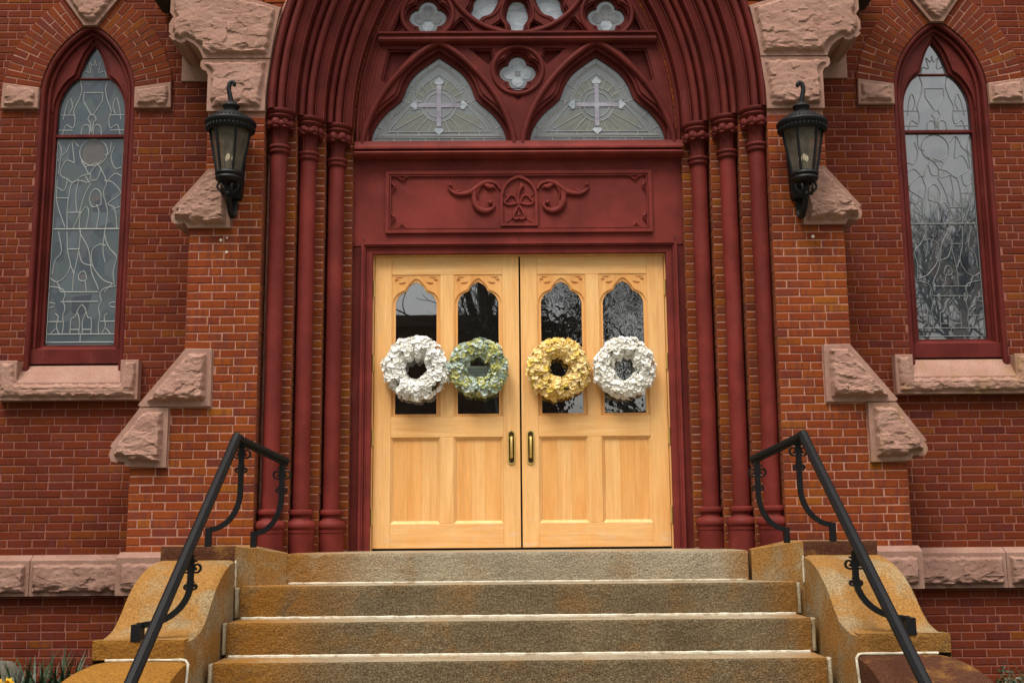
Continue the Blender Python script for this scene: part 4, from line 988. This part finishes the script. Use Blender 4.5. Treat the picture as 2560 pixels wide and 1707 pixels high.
    mb.build('lead_cames', 'came' if side < 0 else 'came_dim', root, None, side)
    mb = MB(); mb.board([[(WC-.03+.10*math.cos(a), 3.485+.112*math.sin(a)) for a in [2*PI*i/20 for i in range(20)]]], GO-.0015, GO-.0005); mb.build('face_glass', 'opal_face' if side < 0 else gm, root, None, side)
    for u, z, r_ in ((-.22, 3.08, .036), (.02, 2.375, .028)):
        mb = MB(); mb.board([[(WC+u*.3+r_*math.cos(a), z+r_*.9*math.sin(a)) for a in [2*PI*i/14 for i in range(14)]]], GO-.0015, GO-.0005); mb.build('hand_glass', 'opal_face' if side < 0 else gm, root, None, side)
    # stone sill with raised ends
    mb = MB(); x0, x1 = WC-.582, WC+.582; sm = 'stone_stained' if side > 0 else 'stone'
    mb.prism_x([(-.085, 1.278), (-.085, 1.425), (-.075, 1.44), (.045, 1.585), (.20, 1.60), (.20, 1.278)], x0+.15, x1-.15)
    for a, b in ((x0, x0+.1505), (x1-.1505, x1)): mb.slab([(a, 1.276), (b, 1.276), (b, 1.612), (a, 1.612)], -.088, .03, .006)
    rock_face(mb, ccw([(x0, 1.276), (x1, 1.276), (x1, 1.612), (x1-.135, 1.612), (x1-.165, 1.428), (x0+.165, 1.428), (x0+.135, 1.612), (x0, 1.612)]), -.088, .022, .030, 60+side, under=.6)
    mb.build('sill', sm, root, 14, side)
lw = thing('lancet_window', (-WC, .1, 1.6), 'tall leaded lancet window on the left with clear lines of a robed figure', 'window', 'lancet windows')
lancet_window(-1, lw)
lw = thing('lancet_window', (WC, .1, 1.6), 'tall leaded lancet window on the right with dark branches mirrored in it', 'window', 'lancet windows')
lancet_window(1, lw)

# ================================================================== WALL LANTERNS
def lantern(cx, dz, side, root):
    cy = -.735; Z = lambda prof: [(r_, z+dz) for r_, z in prof]
    mb = MB(); mb.lathe(Z([(0, 3.622), (.028, 3.620), (.045, 3.610), (.050, 3.600), (.066, 3.590), (.070, 3.580), (.062, 3.565), (.052, 3.548), (.053, 3.535), (.085, 3.525), (.120, 3.505), (.143, 3.475), (.150, 3.462), (.188, 3.455), (.203, 3.442), (.206, 3.428), (.198, 3.412), (.186, 3.400), (.184, 3.372), (.176, 3.362), (.166, 3.36)]), cx, cy, 32)
    for i in range(36):                              # gadrooned rim
        a = 2*PI*i/36; mb.sphere((cx+.188*math.cos(a), cy+.188*math.sin(a), 3.386+dz), .011, 6, 4, (1, 1, 1.5)); mb.sphere((cx+.178*math.cos(a), cy+.178*math.sin(a), 3.462+dz), .008, 5, 4)
    hood = mb.build('hood', 'iron', root, 40)
    q = spline([(0, 3.60), (-.006, 3.66), (-.016, 3.72), (-.010, 3.775), (.008, 3.785), (.018, 3.765), (.012, 3.748)], 6)
    mb = MB(); mb.tube([(cx+side*-1*p[0]*1.3, cy-.01-.3*abs(p[0]), p[1]+dz) for p in q], [.021*(1-.3*i/len(q)) for i in range(len(q))], 8); mb.build('finial', 'iron', hood, 50)
    rt, rb, zt, zb = .164, .098, 3.375+dz, 3.015+dz
    NP = 6
    for i in range(NP):
        a0 = 2*PI*(i+.0)/NP+R(-90-30); a1 = a0+2*PI/NP
        mb = MB(); mb.add([(cx+(rb-.004)*math.cos(a0), cy+(rb-.004)*math.sin(a0), zb), (cx+(rb-.004)*math.cos(a1), cy+(rb-.004)*math.sin(a1), zb), (cx+(rt-.004)*math.cos(a1), cy+(rt-.004)*math.sin(a1), zt), (cx+(rt-.004)*math.cos(a0), cy+(rt-.004)*math.sin(a0), zt)], [(0, 1, 2, 3)])
        mb.build('pane', 'lantern_glass', root)
        mb = MB(); mb.tube([(cx+rb*math.cos(a0), cy+rb*math.sin(a0), zb), (cx+rt*math.cos(a0), cy+rt*math.sin(a0), zt)], .011, 6); mb.build('cage_bar', 'iron', root, 50)
    mb = MB(); mb.lathe(Z([(0, 3.03), (.098, 3.03), (.108, 3.022), (.112, 3.008), (.104, 2.995), (.098, 2.99), (.106, 2.983), (.108, 2.970), (.098, 2.955), (.07, 2.94), (.045, 2.935), (.02, 2.925), (0, 2.92)]), cx, cy, 28); mb.build('tray', 'iron', root, 40)
    for i in range(3):
        a = 2*PI*i/3+.4; mb = MB(); x, y = cx+.03*math.cos(a), cy+.03*math.sin(a)
        mb.tube([(x, y, 3.03+dz), (x, y, 3.12+dz)], .009, 6); o = mb.build('candle', 'backing', root, 50)
        mb = MB(); mb.sphere((x, y, 3.15+dz), .015, 8, 8, (1, 1, 1.8)); mb.build('bulb', 'bulb', o, 60)
    mb = MB()                                        # back plate and bracket arm
    mb.board([ccw([(cx-.055, 2.86+dz), (cx+.055, 2.86+dz), (cx+.065, 2.90+dz), (cx+.085, 3.40+dz), (cx-.085, 3.40+dz), (cx-.065, 2.90+dz)])], -.60, -.53 if False else -.50)
    mb.build('back_plate', 'iron', root)
    mb = MB()
    q = spline([(-.735, 2.93), (-.735, 2.86), (-.715, 2.80), (-.66, 2.735), (-.60, 2.70), (-.55, 2.715), (-.52, 2.76), (-.515, 2.84), (-.515, 2.90)], 5); mb.tube([(cx, p[0], p[1]+dz) for p in q], [.020]*len(q), 8, (.8, 1.2))
    mb.sphere((cx, -.75, 2.815+dz), .017, 8, 6); mb.sphere((cx, -.76, 2.845+dz), .023, 8, 6)
    q = spline([(-.735, 2.93), (-.79, 2.92), (-.80, 2.88), (-.77, 2.84), (-.745, 2.85)], 5); mb.tube([(cx-.04, p[0], p[1]+dz) for p in q], .010, 6); mb.tube([(cx+.04, p[0], p[1]+dz) for p in q], .010, 6)
    q = spline([(-.07, 2.94), (-.085, 2.90), (-.05, 2.86), (-.01, 2.84)], 4); mb.tube([(cx+p[0], cy-.02, p[1]+dz) for p in q], .010, 6); mb.tube([(cx-p[0], cy-.02, p[1]+dz) for p in q], .010, 6)
    mb.build('bracket', 'iron', root, 50)
la = thing('wall_lantern', (-2.31, -.5, 2.7), 'black iron wall lantern on the left buttress with a curled finial', 'lantern', 'wall lanterns'); lantern(-2.312, 0, -1, la)
la = thing('wall_lantern', (2.31, -.5, 2.7), 'black iron wall lantern on the right buttress with a curled finial', 'lantern', 'wall lanterns'); lantern(2.312, -.03, 1, la)

# ================================================================== STEPS
SXO = -.024
st = thing('stone_steps', (SXO, -2, -1.6), 'worn granite steps with white caulked joints leading up to the doors', 'steps')
def rough_block(x0, x1, yf, yb, z0, z1, seed, g=.02, amp=.005, tread=None):
    mb = MB(); nx = int((x1-x0)/g); nz = max(3, int((z1-z0)/g)); vs = []
    for j in range(nz+1):
        for i in range(nx+1):
            x = x0+(x1-x0)*i/nx; z = z0+(z1-z0)*j/nz
            n_ = noise.fractal(Vector((x*26, z*34, seed)), .8, 2, 3)*amp
            ed = .0015*noise.noise(Vector((x*6, seed*3, 0)))
            if j == nz: vs.append((x, yf+.006+ed, z)); continue
            vs.append((x, yf-n_+(0 if 0 < i < nx else .004), z))
    mb.add(vs, [(j*(nx+1)+i, j*(nx+1)+i+1, (j+1)*(nx+1)+i+1, (j+1)*(nx+1)+i) for j in range(nz) for i in range(nx)])
    top = len(mb.v); row = [vs[nz*(nx+1)+i] for i in range(nx+1)]
    if tread is None: mb.add(row+[(p[0], yb, z1) for p in row], [(i, i+1, nx+2+i, nx+1+i) for i in range(nx)])
    else: tread.add(row+[(p[0], yb, z1) for p in row], [(i, i+1, nx+2+i, nx+1+i) for i in range(nx)])
    mb.add([(x0, yf+.004, z0), (x0, yb, z0), (x0, yb, z1), (x0, yf+.004, z1)], [(0, 3, 2, 1)]); mb.add([(x1, yf+.004, z0), (x1, yb, z0), (x1, yb, z1), (x1, yf+.004, z1)], [(0, 1, 2, 3)])
    return mb
STEPS = [(1.74, -.80, .016, -.205), (2.020, -1.10, -.206, -.44), (2.026, -1.43, -.437, -.67), (2.032, -1.76, -.668, -.90), (2.04, -2.09, -.899, -1.13), (2.05, -2.42, -1.13, -1.36), (2.06, -2.75, -1.361, -1.64)]
YB = [.31, -.70, -1.0, -1.33, -1.66, -1.99, -2.32]
for i, (hw, yf, zt, zb_) in enumerate(STEPS):
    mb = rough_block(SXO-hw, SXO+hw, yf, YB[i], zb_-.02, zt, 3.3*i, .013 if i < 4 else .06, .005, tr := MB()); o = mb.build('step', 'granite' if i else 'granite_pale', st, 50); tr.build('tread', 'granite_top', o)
def bead(path, r, seed, par, y=0, flat=None):
    """ragged strip of caulk along a path"""
    P = [Vector(p) for p in path]; L = sum((P[i+1]-P[i]).length for i in range(len(P)-1)); n = max(4, int(L/.03)); out = []; rad = []
    for i in range(n+1):
        d = L*i/n; k = 0
        while k < len(P)-2 and d > (P[k+1]-P[k]).length: d -= (P[k+1]-P[k]).length; k += 1
        out.append(P[k].lerp(P[k+1], min(1, d/(P[k+1]-P[k]).length))); q = noise.noise(Vector((i*.35, seed, 0))); rad.append(max(.002, r*(.95+.3*q+.2*noise.noise(Vector((i*1.3, seed, 4))))))
    mb = MB(); mb.tube(out, rad, 6, flat); return mb.build('caulk', 'caulk', par, 50)
for i in range(3):
    hw, yf, zt, _ = STEPS[i+1]; yy = STEPS[i][1]; hw2 = STEPS[i][0]
    bead([(SXO-hw2+.02, yy-.012, zt+.006), (SXO+hw2-.02, yy-.012, zt+.006)], (.008, .0125, .012)[i], i+1., st)
# ---- cheek walls
CHP = [(-1.05, -.018), (-1.16, -.022), (-1.30, -.055), (-1.42, -.105), (-1.53, -.175), (-1.61, -.255), (-1.68, -.345), (-1.75, -.420), (-1.83, -.462), (-1.92, -.485), (-2.02, -.492)]
def loft(mb, prof, inner, outer, zbot, seed, n=14):
    """block with a shaped top: prof (y,z) from back to front, inner(t)/outer(t) give x across"""
    P = [tuple(q) for q in spline(prof, 4)]; m = len(P); vs = []
    for i, (y, z) in enumerate(P):
        t_ = i/(m-1); a, b = inner(t_), outer(t_)
        for j in range(n+1):
            u = j/n; e = .018*(max(0, 1-u/.06)**2+max(0, (u-.94)/.06)**2)
            vs.append((a+(b-a)*u, y, z-e+.003*noise.noise(Vector((u*6, i*.4, seed)))))
    mb.add(vs, [(i*(n+1)+j, (i+1)*(n+1)+j, (i+1)*(n+1)+j+1, i*(n+1)+j+1) for i in range(m-1) for j in range(n)])
    for u, jj in ((inner, 0), (outer, n)):
        s = [vs[i*(n+1)+jj] for i in range(m)]; mb.add(s+[(p[0], p[1], zbot) for p in s], [(i, i+1, m+i+1, m+i) if jj == 0 else (i, m+i, m+i+1, i+1) for i in range(m-1)])
    return mb, vs[(m-1)*(n+1):]
def cheek(side, root):
    # upper block beside the landing: splayed inner face, top falling towards the doors
    zt = .082; base = -.45
    pl = [(1.752, -.80, .020), (2.085, -1.045, zt), (2.625, -1.045, zt-.004), (2.625, -.60, zt), (2.30, -.585, zt), (2.092, -.495, zt), (1.80, -.495, .02)]
    mb = MB(); n = len(pl); mb.add([p for p in pl]+[(x, y, base) for x, y, z in pl], [tuple(range(n))]+[(i, (i+1) % n, n+(i+1) % n, n+i) for i in range(n)]); mb.build('upper_block', 'granite_cheek', root, None, side, ox=SXO*.5)
    mb = rough_block(2.086, 2.628, -1.052, -1.0, -.03, zt+.001, 8+side); mb.build('upper_block_face', 'granite_maroon', root, 50, side, ox=SXO*.5)
    inn = lambda t_: 2.078+.085*t_*t_; outr = lambda t_: 2.64+.11*t_**1.4
    mb = MB(); _, fr = loft(mb, CHP, inn, outr, -1.62, 3+side); mb.build('scroll_block', 'granite_cheek', root, 40, side, ox=SXO*.5)
    mb = rough_block(2.163, 2.75, -2.026, -1.9, -.612, -.494, 5+side, .015, .006); mb.build('scroll_face', 'granite', root, 50, side, ox=SXO*.5)
    # lower block
    prof = [(-2.03, -.622), (-2.12, -.63), (-2.25, -.66), (-2.40, -.72), (-2.55, -.82), (-2.68, -.95), (-2.80, -1.08), (-2.95, -1.16), (-3.15, -1.19)]
    mb = MB(); loft(mb, prof, lambda t_: 2.135+.05*t_, lambda t_: 2.66+.35*t_**.7, -1.62, 9+side); mb.build('lower_block', 'granite_maroon' if side > 0 else 'granite_rust', root, 40, side, ox=SXO*.5)
    mb = MB(); mb.box(2.19, 2.95, -3.152, -3.0, -1.64, -1.20); mb.build('lower_face', 'granite', root, None, side, ox=SXO*.5)
    f = lambda p: (side*p[0]+SXO*.5, p[1], p[2])
    bead([f((2.66, -2.036, -.614)), f((2.15, -2.040, -.614)), f((2.128, -2.05, -.64)), f((2.122, -2.2, -1.1))], .009, 7+side, root)
    bead([f((2.076, -1.056, -.02)), f((2.076, -1.058, -.21))], .008, 9+side, root)
    for i in (1, 2, 3):
        hw, yf, zt_, zb_ = STEPS[i]; w_ = .022
        x = hw+w_*.7-SXO*.5*side
        mb = MB(); mb.bbox(hw+.002, hw+.034, yf+.014, yf+.1, zb_+.01, zt_-.006, .008, .006); mb.build('caulk', 'caulk_old', root, None, side, ox=SXO)
cl = thing('stair_cheek', (-2.4, -1.6, -1.6), 'scrolled granite cheek block with rusty orange stains left of the steps', 'stair cheek', 'stair cheeks'); cheek(-1, cl)
cr = thing('stair_cheek', (2.4, -1.6, -1.6), 'scrolled granite cheek block with dark maroon stains right of the steps', 'stair cheek', 'stair cheeks'); cheek(1, cr)

# ================================================================== HANDRAILS
def bar(mb, path, w_, t_):
    """flat iron bar: path in a plane y=const, t_ in the plane and w_ across it"""
    P = [Vector(q) for q in path]; n = len(P); vs = []
    for i in range(n):
        T = (P[min(i+1, n-1)]-P[max(i-1, 0)]).normalized(); N = Vector((-T.z, 0, T.x)).normalized()
        for a, b in ((-1, -1), (1, -1), (1, 1), (-1, 1)): vs.append(P[i]+N*a*t_/2+Vector((0, b*w_/2, 0)))
    fs = [(i*4+k, i*4+(k+1) % 4, i*4+4+(k+1) % 4, i*4+4+k) for i in range(n-1) for k in range(4)]+[(3, 2, 1, 0), tuple((n-1)*4+k for k in range(4))]
    return mb.add(vs, fs)
def spiral(mb, cx, y, cz, r0, turns, a0, sgn, w_, t_):
    pts = []
    for i in range(int(turns*16)+1):
        q = i/(turns*16); a = a0+sgn*q*turns*2*PI; r_ = r0*(1-.72*q); pts.append((cx+r_*math.cos(a), y, cz+r_*math.sin(a)))
    bar(mb, pts, w_, t_); e = pts[-1]; mb.tube([(e[0], y-w_*.6, e[2]), (e[0], y+w_*.6, e[2])], t_*.9, 8)
def handrail(side, root):
    dz = 0 if side < 0 else -.012
    A = Vector((2.096, -1.10, .872+dz)); B = Vector((2.235, -2.90, -.66+dz)); E = Vector((1.807, -.66, .722+dz)); K = lambda P: (P.x, P.y, P.z)
    C_ = A+(B-A)*1.25
    sp = [E, E.lerp(A, .5), E.lerp(A, .9), A+Vector((0, -.012, .006)), A.lerp(B, .022), A.lerp(B, .06), A.lerp(B, .5), B, C_]
    mb = MB(); mb.tube([K(p) for p in sp], [.029, .029, .031, .037, .040, .037, .037, .037, .037], 8, (1.0, .95)); mb.build('rail', 'iron', root, 40, side)
    mb = MB(); off = Vector((0, .0, -.030)); mb.tube([K(p+off) for p in sp[:3]], .014, 6); mb.tube([K(p+off) for p in (sp[5], sp[6], B, C_)], .014, 6); mb.build('under_bar', 'iron', root, 40, side)
    def bracket(top, xf, zf, foot_h, yy, s1=1.):
        mb = MB(); xt, zt = top
        H = zt-zf-foot_h; r_ = min(.24, H*.5)
        q = [(xt, yy, zt), (xt+.001, yy, zf+foot_h+r_+.05)]
        q += [(xf+(xt-xf)*math.sin(a)+(0), yy, zf+foot_h+(r_+.04)*(1-math.cos(a))) for a in [R(90-d) for d in range(8, 84, 9)]]+[(xf-.01, yy, zf+foot_h-.002)]
        bar(mb, q, .028, .038); bar(mb, [(xf, yy, zf+foot_h+.014), (xf, yy, zf)], .034, .044)
        b = mb.build('bracket', 'iron', root, None, side)
        for sg in (-1, 1):
            mb = MB(); spiral(mb, xt+sg*.036, yy, zt-.085, .048*s1, 1.4, PI/2, sg, .026, .012); mb.build('scroll', 'iron', b, None, side)
            mb = MB(); spiral(mb, xt+sg*.024, yy, zt-.205, .030*s1, 1.2, PI/2, sg, .026, .012); mb.build('scroll', 'iron', b, None, side)
    bracket((2.075, .845+dz), 2.300, .078, .125, -1.03)
    bracket((1.835, .705+dz), 2.040, .066, .105, -.70)
    # bracket half way down, standing on the scroll block
    P = A.lerp(B, .53); bracket((P.x-.005, P.z-.015), 2.475, -.495, .095, -1.97, .9)
    MB().box(2.455, 2.52, -2.03, -1.95, -.50, -.395).build('foot_block', 'iron', root, None, side)
hl = thing('handrail', (-2.2, -1.5, -1.6), 'black wrought iron handrail with scrolled brackets on the left cheek block', 'handrail', 'stair handrails'); handrail(-1, hl)
hr = thing('handrail', (2.2, -1.5, -1.6), 'black wrought iron handrail with scrolled brackets on the right cheek block', 'handrail', 'stair handrails'); handrail(1, hr)

# ================================================================== PLANTING AT THE WALL FOOT
for s in (-1, 1):
    mb = MB(); nx, ny = 24, 12; vs = []
    for j in range(ny+1):
        for i in range(nx+1):
            x = s*(2.9+3.0*i/nx); y = -2.0+2.0*j/ny; vs.append((x, y, -1.62+.36*(j/ny)**.6+.03*noise.noise(Vector((x*3, y*3, 1)))))
    mb.add(vs, [(j*(nx+1)+i, j*(nx+1)+i+1, (j+1)*(nx+1)+i+1, (j+1)*(nx+1)+i) for j in range(ny) for i in range(nx)]); structure(mb.build('flower_bed', 'soil', None, 60))
def blade(mb, base, ang, lean, h, wd, r_):
    d = Vector((math.cos(ang), math.sin(ang), 0)); sd_ = Vector((-d.y, d.x, 0)); n = 6; vs = []
    for i in range(n+1):
        t_ = i/n; c = Vector(base)+d*lean*t_**1.8+Vector((0, 0, h*(t_-.18*t_**3*lean*3))); w_ = wd*(1-t_**3)*.5+.001
        vs += [c-sd_*w_, c+sd_*w_]
    mb.add(vs, [(2*i, 2*i+1, 2*i+3, 2*i+2) for i in range(n)])
def daffodils(cx, cy, n, h, label, flowers, seed):
    r_ = random.Random(seed); root = thing('daffodil_clump', (cx, cy, -1.3), label, 'plant', 'daffodils in the bed')
    for i in range(n):
        mb = MB(); blade(mb, (cx+r_.uniform(-.2, .2), cy+r_.uniform(-.12, .12), -1.34), r_.uniform(0, 2*PI), r_.uniform(.05, .32), h*r_.uniform(.6, 1.05), .026, r_); mb.build('leaf', 'leaf', root, 60)
    for fx, fy, fz in flowers:
        mb = MB(); mb.tube([(fx, fy+.02, -1.34), (fx, fy+.02, fz-.05), (fx, fy, fz)], .005, 5); s_ = mb.build('stem', 'leaf', root, 60)
        mb = MB()
        for k in range(6):
            a = k*PI/3; ca, sa = math.cos(a), math.sin(a); mb.add([(fx, fy-.01, fz), (fx+.022*ca-.014*sa, fy-.014, fz+.022*sa+.014*ca), (fx+.042*ca, fy-.008, fz+.042*sa), (fx+.022*ca+.014*sa, fy-.014, fz+.022*sa-.014*ca)], [(0, 1, 2, 3)])
        vs = []
        for j, (rr, yy) in enumerate(((.010, -.01), (.014, -.03), (.020, -.042))): vs += [(fx+rr*math.cos(2*PI*k/10), fy+yy, fz+rr*math.sin(2*PI*k/10)) for k in range(10)]
        mb.add(vs, [(j*10+k, j*10+(k+1) % 10, j*10+10+(k+1) % 10, j*10+10+k) for j in range(2) for k in range(10)]); mb.build('flower', 'daff', root, 60)
daffodils(-3.58, -.62, 110, .70, 'clump of dark green daffodil leaves beside the left cheek block', [], 1)
daffodils(-3.88, -.80, 60, .66, 'daffodil clump with two yellow blooms in the left corner', [(-3.80, -.95, -.885), (-3.735, -.93, -.880)], 2)
daffodils(-3.30, -.45, 40, .60, 'small tuft of leaves against the wall by the left cheek block', [], 3)
mb = MB(); vs = []
for i in range(9):
    for k in range(16):
        a = PI*i/8; b = 2*PI*k/16; q = Vector((math.sin(a)*math.cos(b), math.sin(a)*math.sin(b), math.cos(a))); q *= 1+.18*noise.noise(q*1.7); vs.append((-4.02+.20*q.x, -.42+.16*q.y, -1.02+.24*q.z))
mb.add(vs, [(i*16+k, i*16+16+k, i*16+16+(k+1) % 16, i*16+(k+1) % 16) for i in range(8) for k in range(16)])
tag(mb.build('rock', 'rock', None, 60), 'grey brown boulder at the foot of the wall behind the daffodils', 'rock')
root = thing('shrub', (3.85, -.6, -1.3), 'small dark green shrub with dry twigs in the right corner', 'shrub'); r_ = random.Random(5); mb = MB()
for i in range(1500):
    a = r_.uniform(0, 2*PI); q = r_.random()**.4; e = r_.uniform(-.2, 1); p = Vector((3.86+.36*q*math.cos(a)*math.sqrt(1-e*e*.8), -.62+.28*q*math.sin(a), -1.28+.42*q*e+.06*noise.noise(Vector((a*2, e*3, 0)))))
    d = Vector((r_.uniform(-1, 1), r_.uniform(-1, 1), r_.uniform(-.2, 1))).normalized(); s_ = d.cross(Vector((r_.uniform(-1, 1), 1, r_.uniform(-1, 1)))).normalized(); L = r_.uniform(.02, .035)
    mb.add([p-s_*L*.25, p+d*L, p+s_*L*.25, p-d*L*.3], [(0, 1, 2, 3)])
mb.build('foliage', 'shrub', root, kind='stuff')
for k in range(7):
    mb = MB(); x = 3.70+.06*k; mb.tube([(x, -.6, -1.3), (x+r_.uniform(-.08, .05), -.66, -1.0), (x+r_.uniform(-.16, .02), -.7, -.80+r_.uniform(-.1, .04))], [.006, .004, .002], 5); mb.build('twig', 'twig', root)

# ================================================================== ACROSS THE STREET (seen mirrored in the glass)
def bare_tree(cx, cy, h, label, seed, spread=1.):
    r_ = random.Random(seed); root = thing('bare_tree', (cx, cy, -1.62), label, 'tree', 'leafless trees across the street'); tr = MB(); br = MB(); cnt = [0]
    def grow(p, d, L, r0, depth):
        cnt[0] += 1; n = 3; pts = [p]; dd = d
        for i in range(n):
            dd = (dd+Vector((r_.uniform(-.22, .22), r_.uniform(-.22, .22), r_.uniform(-.08, .2)))).normalized(); pts.append(pts[-1]+dd*L/n)
        (tr if depth < 2 else br).tube(pts, [r0*(1-.4*i/n) for i in range(n+1)], 5 if depth < 3 else 3, caps=False)
        if depth >= 8: return
        for k in range(2 if depth < 1 else r_.choice((2, 3, 3, 3) if depth < 6 else (2, 2, 3))):
            ax = Vector((r_.uniform(-1, 1), r_.uniform(-1, 1), r_.uniform(-.3, .5))); nd = (dd+ax.normalized()*r_.uniform(.5, .95)*spread).normalized()
            grow(pts[-1 if k < 2 else 2], nd, L*r_.uniform(.64, .86), r0*(.60 if k else .66), depth+1)
    for k in range(1): grow(Vector((cx, cy, -1.65)), Vector((r_.uniform(-.06, .06), 0, 1)), h*.27, h*.024, 0)
    tr.build('trunk', 'bark', root, 60); br.build('branches', 'bark', root)
bare_tree(4.6, -27, 17, 'spreading leafless tree across the street opposite the right door', 11, 1.0)
bare_tree(15.0, -26, 12.5, 'tall leafless tree across the street opposite the right window', 12, 1.)
bare_tree(17.2, -31, 14, 'leafless tree across the street, farthest to the right', 13, .95)
bare_tree(-.2, -33, 19, 'leafless tree across the street rising over the brick building', 14, 1.)
bare_tree(3.4, -24, 12, 'smaller leafless tree across the street, nearest to the church', 15, 1.1)
bare_tree(7.2, -30, 15, 'middling leafless tree across the street between two taller ones', 16, 1.)
ob = thing('opposite_building', (-5.5, -46, -1.62), 'dark brick flat roofed building across the street from the church', 'building')
MB().box(-14, 3.0, -56, -44, -1.7, 9.8).build('wall', 'far_brick', ob)
MB().box(-14.2, 3.2, -56.2, -43.7, 9.8, 10.35).build('parapet', 'far_brick', ob)
for i in range(7):
    for j in range(3):
        x = -13+i*2.35; z = .2+j*3.4; w_ = MB().box(x, x+1.2, -44.02, -43.92, z, z+2.0).build('window', 'far_brick', ob); MB().box(x+.1, x+1.1, -43.915, -43.9, z+.1, z+1.9).build('pane', 'far_glass', w_)
print('objects', len(bpy.data.objects), 'tris', sum(sum(len(p.vertices)-2 for p in m.polygons) for m in bpy.data.meshes))
